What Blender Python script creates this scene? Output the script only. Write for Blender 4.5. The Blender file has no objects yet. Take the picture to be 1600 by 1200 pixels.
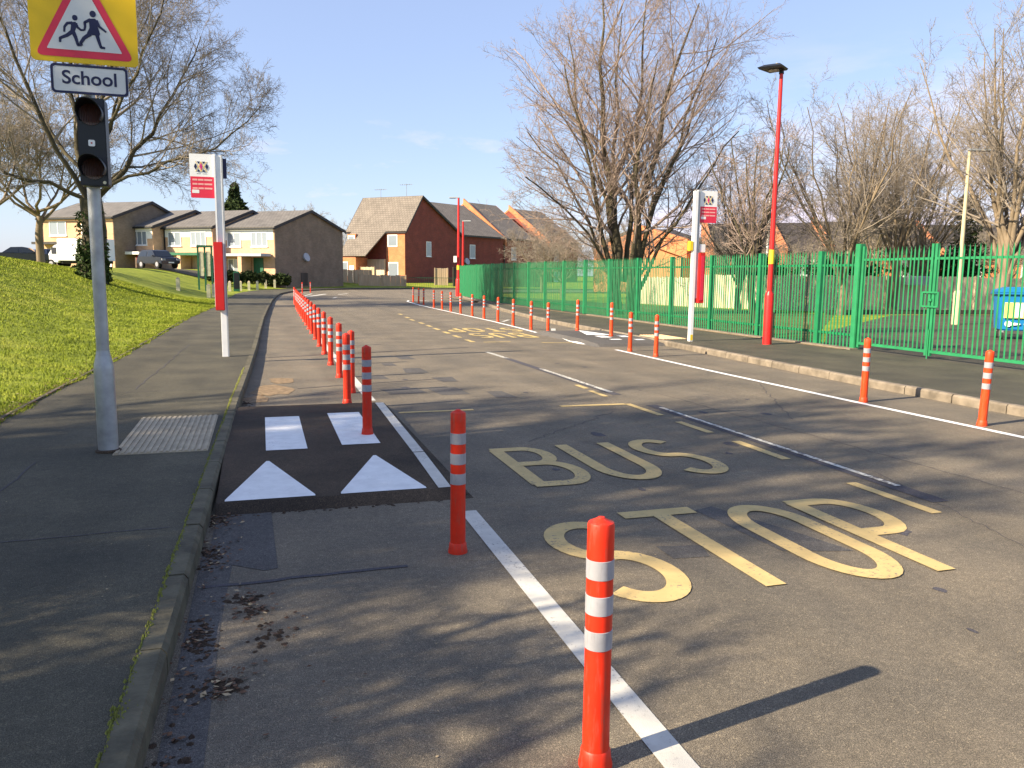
import bpy, bmesh, math, random
import numpy as np
from mathutils import Vector, Matrix
R = math.radians
scene = bpy.context.scene
COL = scene.collection

# ------------------------------------------------------------ camera
cam = bpy.data.cameras.new("camera")
cam.sensor_width = 36.0
cam.lens = 1264.0 / 1600.0 * 36.0
cam.clip_start = 0.05
cam.clip_end = 3000
camo = bpy.data.objects.new("camera", cam)
COL.objects.link(camo)
yaw, pitch, roll = R(17.2), math.atan(171 / 1264.0), R(0.65)
fw = Vector((math.sin(yaw) * math.cos(pitch), math.cos(yaw) * math.cos(pitch), -math.sin(pitch)))
r0 = Vector((math.cos(yaw), -math.sin(yaw), 0)); u0 = r0.cross(fw)
rt = r0 * math.cos(roll) + u0 * math.sin(roll)
up = u0 * math.cos(roll) - r0 * math.sin(roll)
M = Matrix((rt, up, -fw)).transposed().to_4x4()
M.translation = Vector((0, 0, 1.45))
camo.matrix_world = M
scene.camera = camo

# ------------------------------------------------------------ light
SUN_EL, SUN_AZ = R(31.0), R(191.5)          # azimuth of the sun, counter-clockwise from +X
sd = Vector((math.cos(SUN_EL) * math.cos(SUN_AZ), math.cos(SUN_EL) * math.sin(SUN_AZ), math.sin(SUN_EL)))
sun = bpy.data.lights.new("sun", 'SUN')
sun.energy = 5.0
sun.angle = R(0.53)
sun.color = (1.0, 0.85, 0.63)
suno = bpy.data.objects.new("sun", sun)
COL.objects.link(suno)
suno.rotation_euler = sd.to_track_quat('Z', 'Y').to_euler()
suno.location = (-30, -10, 30)

w = bpy.data.worlds.new("World")
scene.world = w
w.use_nodes = True
nt = w.node_tree
bg = nt.nodes["Background"]
sky = nt.nodes.new("ShaderNodeTexSky")
sky.sky_type = 'NISHITA'
sky.sun_disc = False
sky.sun_elevation = SUN_EL
sky.sun_rotation = math.pi / 2 - SUN_AZ
sky.air_density = 1.0
sky.dust_density = 0.6
sky.ozone_density = 1.6
tc = nt.nodes.new("ShaderNodeTexCoord")
sep = nt.nodes.new("ShaderNodeSeparateXYZ")
nt.links.new(tc.outputs['Generated'], sep.inputs[0])
mp = nt.nodes.new("ShaderNodeMapping")
mp.inputs['Scale'].default_value = (2.2, 2.2, 8.0)
nt.links.new(tc.outputs['Generated'], mp.inputs[0])
cn = nt.nodes.new("ShaderNodeTexNoise")
cn.inputs['Scale'].default_value = 1.9
cn.inputs['Detail'].default_value = 7
cn.inputs['Roughness'].default_value = 0.62
nt.links.new(mp.outputs[0], cn.inputs[0])
cr = nt.nodes.new("ShaderNodeMapRange")
cr.inputs[1].default_value = 0.59; cr.inputs[2].default_value = 0.80
# more cloud low over the right hand trees
dt = nt.nodes.new("ShaderNodeVectorMath"); dt.operation = 'DOT_PRODUCT'
nt.links.new(tc.outputs['Generated'], dt.inputs[0]); dt.inputs[1].default_value = (0.70, 0.71, -0.02)
dr = nt.nodes.new("ShaderNodeMapRange"); dr.inputs[1].default_value = 0.90; dr.inputs[2].default_value = 0.99
dr.inputs[3].default_value = 0.0; dr.inputs[4].default_value = 0.28
nt.links.new(dt.outputs['Value'], dr.inputs[0])
da = nt.nodes.new("ShaderNodeMath"); da.operation = 'ADD'
nt.links.new(cn.outputs[0], da.inputs[0]); nt.links.new(dr.outputs[0], da.inputs[1])
nt.links.new(da.outputs[0], cr.inputs[0])
zr = nt.nodes.new("ShaderNodeMapRange")      # clouds lie low over the horizon
zr.inputs[1].default_value = 0.27; zr.inputs[2].default_value = 0.08
nt.links.new(sep.outputs[2], zr.inputs[0])
mu = nt.nodes.new("ShaderNodeMath"); mu.operation = 'MULTIPLY'
nt.links.new(cr.outputs[0], mu.inputs[0]); nt.links.new(zr.outputs[0], mu.inputs[1])
mx = nt.nodes.new("ShaderNodeMix"); mx.data_type = 'RGBA'
nt.links.new(mu.outputs[0], mx.inputs[0])
veil = nt.nodes.new("ShaderNodeMix"); veil.data_type = 'RGBA'; veil.inputs[0].default_value = 0.28
veil.inputs[7].default_value = (6.6, 7.8, 12.5, 1)
nt.links.new(sky.outputs[0], veil.inputs[6])
nt.links.new(veil.outputs[2], mx.inputs[6])
mx.inputs[7].default_value = (7.6, 6.9, 8.0, 1)
nt.links.new(mx.outputs[2], bg.inputs[0])
bg.inputs[1].default_value = 0.059

scene.view_settings.view_transform = 'Standard'
scene.view_settings.look = 'None'
scene.view_settings.exposure = 1.35
scene.view_settings.gamma = 1.0
try:
    scene.cycles.max_bounces = 6
    scene.cycles.transparent_max_bounces = 8
except Exception:
    pass

# ------------------------------------------------------------ materials
MAT = {}
def nodes(name):
    m = bpy.data.materials.new(name); m.use_nodes = True
    t = m.node_tree; b = t.nodes["Principled BSDF"]
    MAT[name] = m
    return m, t, b
def noise(t, scale, detail=3, rough=0.55, coord='Object', stretch=None):
    c = t.nodes.new("ShaderNodeTexCoord")
    n = t.nodes.new("ShaderNodeTexNoise")
    n.inputs['Scale'].default_value = scale; n.inputs['Detail'].default_value = detail
    n.inputs['Roughness'].default_value = rough
    if stretch:
        m = t.nodes.new("ShaderNodeMapping"); m.inputs['Scale'].default_value = stretch
        t.links.new(c.outputs[coord], m.inputs[0]); t.links.new(m.outputs[0], n.inputs[0])
    else:
        t.links.new(c.outputs[coord], n.inputs[0])
    return n
def ramp(t, src, stops):
    r = t.nodes.new("ShaderNodeValToRGB")
    while len(r.color_ramp.elements) < len(stops): r.color_ramp.elements.new(0.5)
    for e, (p, c) in zip(r.color_ramp.elements, stops):
        e.position = p; e.color = (*c, 1)
    t.links.new(src, r.inputs[0])
    return r
def mixc(t, fac, a, b, mode='MIX'):
    m = t.nodes.new("ShaderNodeMix"); m.data_type = 'RGBA'; m.blend_type = mode
    if isinstance(fac, (int, float)): m.inputs[0].default_value = fac
    else: t.links.new(fac, m.inputs[0])
    for i, s in ((6, a), (7, b)):
        if isinstance(s, tuple): m.inputs[i].default_value = (*s, 1)
        else: t.links.new(s, m.inputs[i])
    return m.outputs[2]
def bump(t, b, src, strength, dist=0.01):
    u = t.nodes.new("ShaderNodeBump"); u.inputs['Strength'].default_value = strength
    u.inputs['Distance'].default_value = dist
    t.links.new(src, u.inputs['Height']); t.links.new(u.outputs[0], b.inputs['Normal'])
def scl(c, k): return tuple(min(1, x * k) for x in c)
def plain(name, col, rough=0.6, metal=0.0, var=0.18, scale=6.0, spec=0.4, bmp=0.0):
    m, t, b = nodes(name)
    n = noise(t, scale, 5)
    r = ramp(t, n.outputs[0], [(0.3, scl(col, 1 - var)), (0.7, scl(col, 1 + var))])
    t.links.new(r.outputs[0], b.inputs['Base Color'])
    b.inputs['Roughness'].default_value = rough; b.inputs['Metallic'].default_value = metal
    b.inputs['Specular IOR Level'].default_value = spec
    if bmp: bump(t, b, noise(t, scale * 8, 4).outputs[0], bmp)
    return m
def grimy(name, col, dirt, amt):
    m, t, b = nodes(name)
    a = noise(t, 1.0, 7, 0.7, stretch=(60, 60, 9)); a2 = noise(t, 7, 5, 0.65)
    k = ramp(t, a.outputs[0], [(0.52, (0, 0, 0)), (0.80, (amt,) * 3)])
    g = ramp(t, a2.outputs[0], [(0.35, scl(col, 0.80)), (0.65, col)])
    t.links.new(mixc(t, k.outputs[0], g.outputs[0], dirt), b.inputs['Base Color'])
    b.inputs['Roughness'].default_value = 0.5; b.inputs['Specular IOR Level'].default_value = 0.35
    bump(t, b, a2.outputs[0], 0.06)
def asphalt(name, dark, light, patch=0.25, grit=0.9, warm=(1.06, 1.0, 0.90)):
    m, t, b = nodes(name)
    n1 = noise(t, 260, 2, 0.6)
    n2 = noise(t, 1.1, 6, 0.6)
    n3 = noise(t, 22, 4, 0.7)
    r1 = ramp(t, n1.outputs[0], [(0.34, dark), (0.52, tuple((a + c) / 2 for a, c in zip(dark, light))), (0.68, light)])
    r2 = ramp(t, n2.outputs[0], [(0.3, (1 - patch,) * 3), (0.7, tuple((1 + patch * 0.6) * x for x in warm))])
    r3 = ramp(t, n3.outputs[0], [(0.3, (0.84,) * 3), (0.7, (1.12,) * 3)])
    c = mixc(t, 1.0, r1.outputs[0], r2.outputs[0], 'MULTIPLY')
    c = mixc(t, 1.0, c, r3.outputs[0], 'MULTIPLY')
    vo = t.nodes.new("ShaderNodeTexVoronoi"); vo.inputs['Scale'].default_value = 150
    vc = t.nodes.new("ShaderNodeTexCoord"); t.links.new(vc.outputs['Object'], vo.inputs['Vector'])
    vs_ = t.nodes.new("ShaderNodeSeparateColor"); t.links.new(vo.outputs['Color'], vs_.inputs[0])
    rv = ramp(t, vs_.outputs[0], [(0.0, (0.82,) * 3), (0.85, (1.08,) * 3), (0.99, (1.5, 1.47, 1.38))])
    c = mixc(t, 1.0, c, rv.outputs[0], 'MULTIPLY')
    # long streaks worn by tyres
    n4 = noise(t, 1.0, 3, 0.5, stretch=(1.6, 0.06, 1))
    r4 = ramp(t, n4.outputs[0], [(0.35, (0.9,) * 3), (0.65, (1.1,) * 3)])
    c = mixc(t, 1.0, c, r4.outputs[0], 'MULTIPLY')
    t.links.new(c, b.inputs['Base Color'])
    b.inputs['Roughness'].default_value = 0.85
    b.inputs['Specular IOR Level'].default_value = 0.25
    bump(t, b, n1.outputs[0], grit, 0.006)
    return m
def paint(name, col, under=(0.13, 0.12, 0.115), wear=0.42, scale=38):
    m, t, b = nodes(name)
    n = noise(t, scale, 8, 0.72)
    n2 = noise(t, 2.2, 3)
    ad = t.nodes.new("ShaderNodeMath"); ad.operation = 'MULTIPLY_ADD'
    t.links.new(n2.outputs[0], ad.inputs[0]); ad.inputs[1].default_value = 0.35
    t.links.new(n.outputs[0], ad.inputs[2])
    k = ramp(t, ad.outputs[0], [(max(0, wear - 0.05), (0, 0, 0)), (wear + 0.05, (1, 1, 1))])
    g = ramp(t, noise(t, 9, 5).outputs[0], [(0.3, scl(col, 0.82)), (0.7, col)])
    c = mixc(t, k.outputs[0], under, g.outputs[0])
    t.links.new(c, b.inputs['Base Color'])
    b.inputs['Roughness'].default_value = 0.75
    b.inputs['Specular IOR Level'].default_value = 0.3
    bump(t, b, noise(t, 260, 2).outputs[0], 0.5, 0.004)
    return m

asphalt('asphalt_road', (0.064, 0.056, 0.045), (0.30, 0.265, 0.21), 0.28)
asphalt('asphalt_path', (0.034, 0.033, 0.025), (0.148, 0.140, 0.108), 0.35)
asphalt('asphalt_new', (0.018, 0.014, 0.011), (0.125, 0.092, 0.065), 0.6, 1.0)
asphalt('asphalt_patch', (0.05, 0.047, 0.045), (0.145, 0.135, 0.125), 0.2, 0.5, (1, 1, 1))
asphalt('tar', (0.045, 0.044, 0.05), (0.11, 0.10, 0.11), 0.2, 0.3, (1, 1, 1))
paint('paint_white', (0.58, 0.56, 0.50), wear=0.55, scale=60)
paint('paint_white_new', (0.82, 0.82, 0.80), wear=0.50, scale=70)
paint('paint_worn', (0.62, 0.6, 0.52), wear=0.66, scale=26)
paint('paint_yellow', (0.57, 0.42, 0.18), wear=0.555, scale=45)
paint('paint_yellow_worn', (0.62, 0.46, 0.17), wear=0.61, scale=22)
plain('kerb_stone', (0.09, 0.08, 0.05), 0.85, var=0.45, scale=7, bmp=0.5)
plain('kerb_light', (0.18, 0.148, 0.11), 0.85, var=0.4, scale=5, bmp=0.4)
plain('tactile', (0.38, 0.32, 0.22), 0.8, var=0.2, scale=8, bmp=0.3)
plain('tactile_tan', (0.62, 0.43, 0.25), 0.8, var=0.15, scale=5)
grimy('red_plastic', (0.72, 0.028, 0.006), (0.20, 0.10, 0.07), 0.75)
grimy('red_plastic_sunlit', (0.80, 0.060, 0.008), (0.30, 0.14, 0.07), 0.75)  # red plastic with the sunlit orange put into its colour
grimy('reflective', (0.34, 0.34, 0.37), (0.17, 0.15, 0.13), 0.8)
plain('galvanised', (0.36, 0.37, 0.38), 0.42, 0.55, var=0.2, scale=9)
plain('white_enamel', (0.86, 0.86, 0.84), 0.4, var=0.05)
plain('grey_enamel', (0.38, 0.40, 0.42), 0.45, var=0.1)
plain('red_enamel', (0.58, 0.018, 0.016), 0.38, var=0.12, scale=4)
plain('red_sign', (0.72, 0.03, 0.07), 0.45, var=0.06)
plain('yellow_sign', (0.78, 0.50, 0.0), 0.4, var=0.08, scale=3)
plain('yellow_band', (0.85, 0.60, 0.03), 0.5, var=0.1)
plain('navy', (0.012, 0.014, 0.06), 0.5, var=0.1)
plain('magenta', (0.62, 0.03, 0.20), 0.5, var=0.05)
plain('gold', (0.85, 0.62, 0.15), 0.5, var=0.05)
plain('sign_white', (0.66, 0.66, 0.64), 0.45, var=0.05)
plain('pale_pink', (0.85, 0.42, 0.38), 0.5, var=0.05)
plain('black_case', (0.012, 0.014, 0.018), 0.45, var=0.2)
plain('black_matt', (0.012, 0.011, 0.011), 0.8, var=0.2)
plain('fence_green', (0.012, 0.17, 0.065), 0.42, var=0.15, scale=5)
plain('gate_green', (0.02, 0.20, 0.078), 0.45, var=0.15, scale=5)
plain('dark_green', (0.02, 0.12, 0.06), 0.5, var=0.2)
plain('panel_light', (0.62, 0.58, 0.40), 0.5, var=0.2)
plain('blue_bin', (0.01, 0.17, 0.42), 0.4, var=0.12)
plain('poster_yellow', (0.72, 0.66, 0.16), 0.5, var=0.1)
plain('dark_roof_black', (0.05, 0.045, 0.045), 0.8, var=0.25, scale=2)
plain('window_white', (0.82, 0.82, 0.80), 0.4, var=0.04)
plain('cream_column', (0.50, 0.43, 0.27), 0.6, var=0.1)
plain('car_black', (0.006, 0.008, 0.016), 0.3, 0.0, var=0.1, spec=0.8)
plain('car_white', (0.8, 0.82, 0.85), 0.3, var=0.03)
plain('car_silver', (0.12, 0.14, 0.18), 0.3, 0.3, var=0.05)
plain('tyre', (0.02, 0.02, 0.02), 0.9, var=0.2)
plain('leaf_brown', (0.11, 0.055, 0.028), 0.8, var=0.5, scale=14)
plain('leaf_pale', (0.34, 0.26, 0.15), 0.8, var=0.4, scale=14)
plain('moss', (0.16, 0.17, 0.03), 0.95, var=0.4, scale=30)
plain('soil', (0.045, 0.028, 0.016), 0.95, var=0.5, scale=30, bmp=0.6)
plain('dirt', (0.20, 0.14, 0.08), 0.95, var=0.4, scale=14, bmp=0.6)

m, t, b = nodes('lens_amber'); b.inputs['Base Color'].default_value = (0.045, 0.009, 0.003, 1); b.inputs['Roughness'].default_value = 0.3
wv = t.nodes.new("ShaderNodeTexWave"); wv.inputs['Scale'].default_value = 30; c = t.nodes.new("ShaderNodeTexCoord")
t.links.new(c.outputs['Object'], wv.inputs[0]); bump(t, b, wv.outputs[0], 0.5)
m, t, b = nodes('glass'); b.inputs['Base Color'].default_value = (0.22, 0.26, 0.30, 1); b.inputs['Roughness'].default_value = 0.12
b.inputs['Specular IOR Level'].default_value = 0.9
m, t, b = nodes('glass_dark'); b.inputs['Base Color'].default_value = (0.02, 0.025, 0.035, 1); b.inputs['Roughness'].default_value = 0.1
m, t, b = nodes('red_lamp'); b.inputs['Base Color'].default_value = (0.5, 0.02, 0.01, 1); b.inputs['Roughness'].default_value = 0.2

def brickmat(name, c1, c2, mortar):
    m, t, b = nodes(name)
    c = t.nodes.new("ShaderNodeTexCoord")
    br = t.nodes.new("ShaderNodeTexBrick")
    mpp = t.nodes.new("ShaderNodeMapping"); mpp.inputs['Rotation'].default_value = (R(90), 0, 0)
    sx = t.nodes.new("ShaderNodeSeparateXYZ"); t.links.new(c.outputs['Object'], sx.inputs[0])
    ad = t.nodes.new("ShaderNodeMath"); ad.operation = 'ADD'
    t.links.new(sx.outputs[0], ad.inputs[0]); t.links.new(sx.outputs[1], ad.inputs[1])
    cx = t.nodes.new("ShaderNodeCombineXYZ"); t.links.new(ad.outputs[0], cx.inputs[0]); t.links.new(sx.outputs[2], cx.inputs[1])
    t.links.new(cx.outputs[0], br.inputs[0])
    br.inputs['Scale'].default_value = 1.0
    br.inputs['Brick Width'].default_value = 0.22; br.inputs['Row Height'].default_value = 0.075
    br.inputs['Mortar Size'].default_value = 0.01
    br.inputs['Color1'].default_value = (*c1, 1); br.inputs['Color2'].default_value = (*c2, 1); br.inputs['Mortar'].default_value = (*mortar, 1)
    n = ramp(t, noise(t, 1.2, 5, 0.6).outputs[0], [(0.3, (0.8,) * 3), (0.7, (1.15,) * 3)])
    t.links.new(mixc(t, 1.0, br.outputs[0], n.outputs[0], 'MULTIPLY'), b.inputs['Base Color'])
    b.inputs['Roughness'].default_value = 0.9
brickmat('brick_red', (0.27, 0.045, 0.025), (0.19, 0.03, 0.02), (0.18, 0.08, 0.06))
brickmat('brick_orange_and_sunlit', (0.62, 0.20, 0.07), (0.52, 0.16, 0.055), (0.45, 0.24, 0.13))  # orange brick of the right row, also red brick coloured as sunlit
brickmat('brick_buff', (0.66, 0.40, 0.23), (0.56, 0.33, 0.19), (0.50, 0.36, 0.24))
brickmat('brick_buff_shaded', (0.25, 0.185, 0.125), (0.20, 0.145, 0.10), (0.21, 0.165, 0.12))  # darker copy of the buff brick, shade put into the colour
def rooftile(name, c1, c2):
    m, t, b = nodes(name)
    c = t.nodes.new("ShaderNodeTexCoord")
    br = t.nodes.new("ShaderNodeTexBrick")
    t.links.new(c.outputs['UV'], br.inputs[0])
    br.inputs['Scale'].default_value = 1.0
    br.inputs['Brick Width'].default_value = 0.35; br.inputs['Row Height'].default_value = 0.30
    br.inputs['Mortar Size'].default_value = 0.028
    br.inputs['Color1'].default_value = (*c1, 1); br.inputs['Color2'].default_value = (*c2, 1); br.inputs['Mortar'].default_value = (*scl(c1, 0.5), 1)
    n = ramp(t, noise(t, 0.9, 6, 0.65).outputs[0], [(0.3, (0.78,) * 3), (0.7, (1.2,) * 3)])
    t.links.new(mixc(t, 1.0, br.outputs[0], n.outputs[0], 'MULTIPLY'), b.inputs['Base Color'])
    b.inputs['Roughness'].default_value = 0.85
rooftile('roof_brown', (0.20, 0.17, 0.14), (0.165, 0.14, 0.115))
rooftile('roof_grey', (0.17, 0.155, 0.14), (0.13, 0.12, 0.11))
rooftile('roof_dark', (0.062, 0.052, 0.048), (0.045, 0.038, 0.035))
def woodmat(name, c1, c2, sc=(9, 9, 0.6)):
    m, t, b = nodes(name)
    r = ramp(t, noise(t, 1.0, 5, 0.6, stretch=sc).outputs[0], [(0.25, c1), (0.75, c2)])
    t.links.new(r.outputs[0], b.inputs['Base Color']); b.inputs['Roughness'].default_value = 0.9
woodmat('wood_grey', (0.42, 0.33, 0.23), (0.74, 0.61, 0.44))
woodmat('wood_tan', (0.36, 0.26, 0.16), (0.55, 0.42, 0.28))
woodmat('wood_dark', (0.05, 0.04, 0.03), (0.10, 0.08, 0.06))
woodmat('bark', (0.09, 0.07, 0.045), (0.29, 0.22, 0.145), (7, 7, 1.4))
woodmat('bark_dark', (0.025, 0.021, 0.012), (0.105, 0.085, 0.042), (5, 5, 1.2))
woodmat('twig', (0.18, 0.135, 0.11), (0.37, 0.28, 0.225), (1, 1, 1))
woodmat('twig_olive', (0.16, 0.135, 0.105), (0.33, 0.275, 0.22), (1, 1, 1))
def grassmat(name, c1, c2, c3):
    m, t, b = nodes(name)
    r = ramp(t, noise(t, 0.9, 5, 0.6).outputs[0], [(0.28, c1), (0.5, c2), (0.72, c3)])
    r2 = ramp(t, noise(t, 14, 4, 0.7).outputs[0], [(0.3, (0.62,) * 3), (0.7, (1.3,) * 3)])
    t.links.new(mixc(t, 1.0, r.outputs[0], r2.outputs[0], 'MULTIPLY'), b.inputs['Base Color'])
    b.inputs['Roughness'].default_value = 0.9; b.inputs['Specular IOR Level'].default_value = 0.2
    bump(t, b, noise(t, 30, 5, 0.7).outputs[0], 0.8, 0.05)
grassmat('grass', (0.13, 0.165, 0.020), (0.24, 0.285, 0.028), (0.33, 0.34, 0.05))
grassmat('grass_far', (0.07, 0.08, 0.03), (0.11, 0.12, 0.04), (0.17, 0.15, 0.07))
grassmat('grass_blade', (0.15, 0.195, 0.018), (0.27, 0.325, 0.028), (0.38, 0.39, 0.07))
grassmat('foliage', (0.012, 0.022, 0.008), (0.03, 0.05, 0.014), (0.07, 0.09, 0.03))
grassmat('ivy_leaf', (0.02, 0.04, 0.01), (0.05, 0.08, 0.02), (0.10, 0.14, 0.04))

# ------------------------------------------------------------ mesh helpers
class MB:
    def __init__(s): s.v = []; s.f = []
    def add(s, vs, fs):
        o = len(s.v); s.v += [tuple(p) for p in vs]; s.f += [tuple(i + o for i in f) for f in fs]; return s
    def box(s, x0, x1, y0, y1, z0, z1, rz=0, c=None):
        vs = [(x, y, z) for z in (z0, z1) for x, y in ((x0, y0), (x1, y0), (x1, y1), (x0, y1))]
        if rz:
            cx, cy = c if c else ((x0 + x1) / 2, (y0 + y1) / 2); k, q = math.cos(rz), math.sin(rz)
            vs = [(cx + (x - cx) * k - (y - cy) * q, cy + (x - cx) * q + (y - cy) * k, z) for x, y, z in vs]
        return s.add(vs, [(3, 2, 1, 0), (4, 5, 6, 7), (0, 1, 5, 4), (1, 2, 6, 5), (2, 3, 7, 6), (3, 0, 4, 7)])
    def prism(s, pts, z0, z1):
        n = len(pts)
        vs = [(p[0], p[1], z0) for p in pts] + [(p[0], p[1], z1) for p in pts]
        return s.add(vs, [tuple(range(n - 1, -1, -1)), tuple(range(n, 2 * n))] + [(i, (i + 1) % n, n + (i + 1) % n, n + i) for i in range(n)])
    def prism_y(s, pts, y0, y1):            # outline in x,z extruded along y (front at y0)
        n = len(pts)
        vs = [(p[0], y0, p[1]) for p in pts] + [(p[0], y1, p[1]) for p in pts]
        return s.add(vs, [tuple(range(n)), tuple(range(2 * n - 1, n - 1, -1))] + [((i + 1) % n, i, n + i, n + (i + 1) % n) for i in range(n)])
    def lathe(s, prof, n=20, cx=0, cy=0):
        vs = []; fs = []
        for r, z in prof:
            for i in range(n):
                a = 2 * math.pi * i / n; vs.append((cx + r * math.cos(a), cy + r * math.sin(a), z))
        for j in range(len(prof) - 1):
            for i in range(n):
                fs.append((j * n + i, j * n + (i + 1) % n, (j + 1) * n + (i + 1) % n, (j + 1) * n + i))
        fs.append(tuple(range(n - 1, -1, -1))); fs.append(tuple(range((len(prof) - 1) * n, len(prof) * n)))
        return s.add(vs, fs)
    def tube(s, p0, p1, r0, r1=None, n=10):
        r1 = r0 if r1 is None else r1
        p0, p1 = Vector(p0), Vector(p1); d = (p1 - p0).normalized()
        a = d.cross(Vector((0, 0, 1)) if abs(d.z) < .9 else Vector((1, 0, 0))).normalized(); b = d.cross(a)
        vs = []
        for p, r in ((p0, r0), (p1, r1)):
            for i in range(n):
                t_ = 2 * math.pi * i / n; vs.append(p + a * math.cos(t_) * r + b * math.sin(t_) * r)
        return s.add(vs, [(i, (i + 1) % n, n + (i + 1) % n, n + i) for i in range(n)] + [tuple(range(n - 1, -1, -1)), tuple(range(n, 2 * n))])
    def build(s, name, mat, parent=None, smooth=None, bevel=0):
        me = bpy.data.meshes.new(name)
        me.from_pydata(s.v, [], s.f)
        bm = bmesh.new(); bm.from_mesh(me)
        bmesh.ops.recalc_face_normals(bm, faces=bm.faces)
        if bevel:
            bmesh.ops.bevel(bm, geom=[e for e in bm.edges if len(e.link_faces) == 2 and e.calc_face_angle(0) > 0.6], offset=bevel, segments=2, affect='EDGES', clamp_overlap=True)
        bm.to_mesh(me); bm.free()
        if smooth:
            me.shade_smooth(); me.set_sharp_from_angle(angle=R(smooth))
        me.materials.append(MAT[mat])
        o = bpy.data.objects.new(name, me); COL.objects.link(o)
        if parent: o.parent = parent
        return o
def tag(o, label=None, cat=None, group=None, kind=None):
    if label: o['label'] = label
    if cat: o['category'] = cat
    if group: o['group'] = group
    if kind: o['kind'] = kind
    return o
def thing(name, label, cat, loc=(0, 0, 0), rz=0, group=None):
    o = bpy.data.objects.new(name, None); COL.objects.link(o)
    o.location = loc; o.rotation_euler = (0, 0, rz); o.empty_display_size = 0.2
    return tag(o, label, cat, group)
KIDS = {}
def copy_tree(o, parent=None):
    c = o.copy(); COL.objects.link(c); c.parent = parent
    for ch in [q for q in COL.objects if q.parent == o]: copy_tree(ch, c)
    return c
ORD = ['nearest', 'second', 'third', 'fourth', 'fifth', 'sixth', 'seventh', 'eighth', 'ninth', 'tenth', 'eleventh', 'twelfth', 'thirteenth', 'fourteenth', 'fifteenth', 'sixteenth', 'seventeenth', 'eighteenth', 'nineteenth', 'twentieth', 'twenty-first', 'twenty-second', 'twenty-third', 'twenty-fourth', 'twenty-fifth', 'twenty-sixth', 'twenty-seventh', 'twenty-eighth', 'twenty-ninth', 'thirtieth']

# ------------------------------------------------------------ terrain
KERB = [(-.39, -30), (-.38, -5), (-.375, 2.3), (-.35, 3.7), (-.325, 5.0), (-.29, 7), (-.25, 9.0), (-.17, 12), (-.09, 15.6), (-.02, 20), (.08, 25.6), (.28, 33), (.52, 41), (.82, 48), (1.2, 54.4), (1.9, 59.5), (3.0, 64), (5.0, 68.5), (8.0, 72), (12, 74), (18, 75), (27, 74.6), (45, 72), (90, 62)]
RKERB = [(7.75, -30), (7.75, 6.5), (7.78, 9), (7.95, 12.25), (8.1, 15.3), (8.2, 19), (8.3, 22.5), (8.7, 27), (9.1, 30.6), (9.75, 35), (10.45, 39.4), (11.1, 44), (11.9, 49), (13.3, 54), (16, 58.5), (20, 61), (27, 61.6), (45, 59.5), (90, 50)]
GEDGE = [(-2.3, -30), (-2.28, 8.3), (-2.22, 10.9), (-2.15, 13.7), (-2.1, 18), (-2.05, 25), (-1.75, 33), (-1.7, 40), (-1.55, 46), (-1.5, 52), (-1.1, 57), (-.6, 61), (0.6, 66.5), (3.2, 71), (7.2, 74.6), (12, 76.8), (18, 77.8), (27, 77.4), (45, 75), (90, 65)]
def interp(poly, y):
    for (x0, y0), (x1, y1) in zip(poly, poly[1:]):
        if y0 <= y <= y1: return x0 + (x1 - x0) * (y - y0) / (y1 - y0 + 1e-9)
    return poly[-1][0]
def sm(t): t = max(0.0, min(1.0, t)); return t * t * (3 - 2 * t)
def signed(poly, x, y):       # distance, positive to the left of the polyline's direction
    best = 1e9; sg = 1
    for (x0, y0), (x1, y1) in zip(poly, poly[1:]):
        dx, dy = x1 - x0, y1 - y0; L = dx * dx + dy * dy
        t_ = max(0, min(1, ((x - x0) * dx + (y - y0) * dy) / L))
        qx, qy = x - x0 - t_ * dx, y - y0 - t_ * dy
        d_ = qx * qx + qy * qy
        if d_ < best: best = d_; sg = 1 if dx * (y - y0) - dy * (x - x0) > 0 else -1
    return math.sqrt(best) * sg
def ground(x, y):
    dl = signed(GEDGE, x, y)
    if dl > -0.25 and (dl > 0 or True) and dl > -0.25:
        u = max(0, dl)
        fade = 1.0 - 0.75 * sm((x - 2) / 8.0)
        z = 0.09 + 1.5 * sm(u / 8.0) * fade + 0.25 * sm((u - 8) / 30) * fade
        z += 0.5 * math.exp(-((x + 11.5) / 4.2) ** 2 - ((y - 31) / 9.0) ** 2)
        if u <= 0: z = 0.09 - 0.16 * min(1, -dl / 0.25)
        return z
    dr = signed(RKERB, x, y)
    if dr < -1.2: return 0.05 * sm((-dr - 1.2) / 0.5) - 0.06 * (1 - sm((-dr - 1.2) / 0.5))
    return -0.07
def lin(a, b, s): return list(np.arange(a, b, s))
gx = lin(-160, -40, 12) + lin(-40, -16, 2.0) + lin(-16, -4, 0.5) + lin(-4, 12, 0.25) + lin(12, 30, 1.0) + lin(30, 60, 4) + lin(60, 261, 20)
gy = lin(-40, -4, 3) + lin(-4, 60, 0.8) + lin(60, 84, 0.6) + lin(84, 120, 3) + lin(120, 401, 20)
mb = MB(); nx = len(gx)
vs = [(x, y, ground(x, y)) for y in gy for x in gx]
mb.add(vs, [(j * nx + i, j * nx + i + 1, (j + 1) * nx + i + 1, (j + 1) * nx + i) for j in range(len(gy) - 1) for i in range(nx - 1)])
tag(mb.build('ground', 'grass', smooth=60), kind='structure')
# beyond the modelled blocks the land runs on to the horizon
mb = MB(); mb.add([(-1500, 380, -0.5), (1500, 380, -0.5), (1500, 2600, -0.5), (-1500, 2600, -0.5)], [(0, 1, 2, 3)])
mb.add([(-1500, -60, -0.6), (-150, -60, -0.6), (-150, 380, -0.6), (-1500, 380, -0.6)], [(0, 1, 2, 3)])
mb.add([(240, -60, -0.6), (1500, -60, -0.6), (1500, 380, -0.6), (240, 380, -0.6)], [(0, 1, 2, 3)])
tag(mb.build('far_ground', 'grass_far'), kind='structure')

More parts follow.
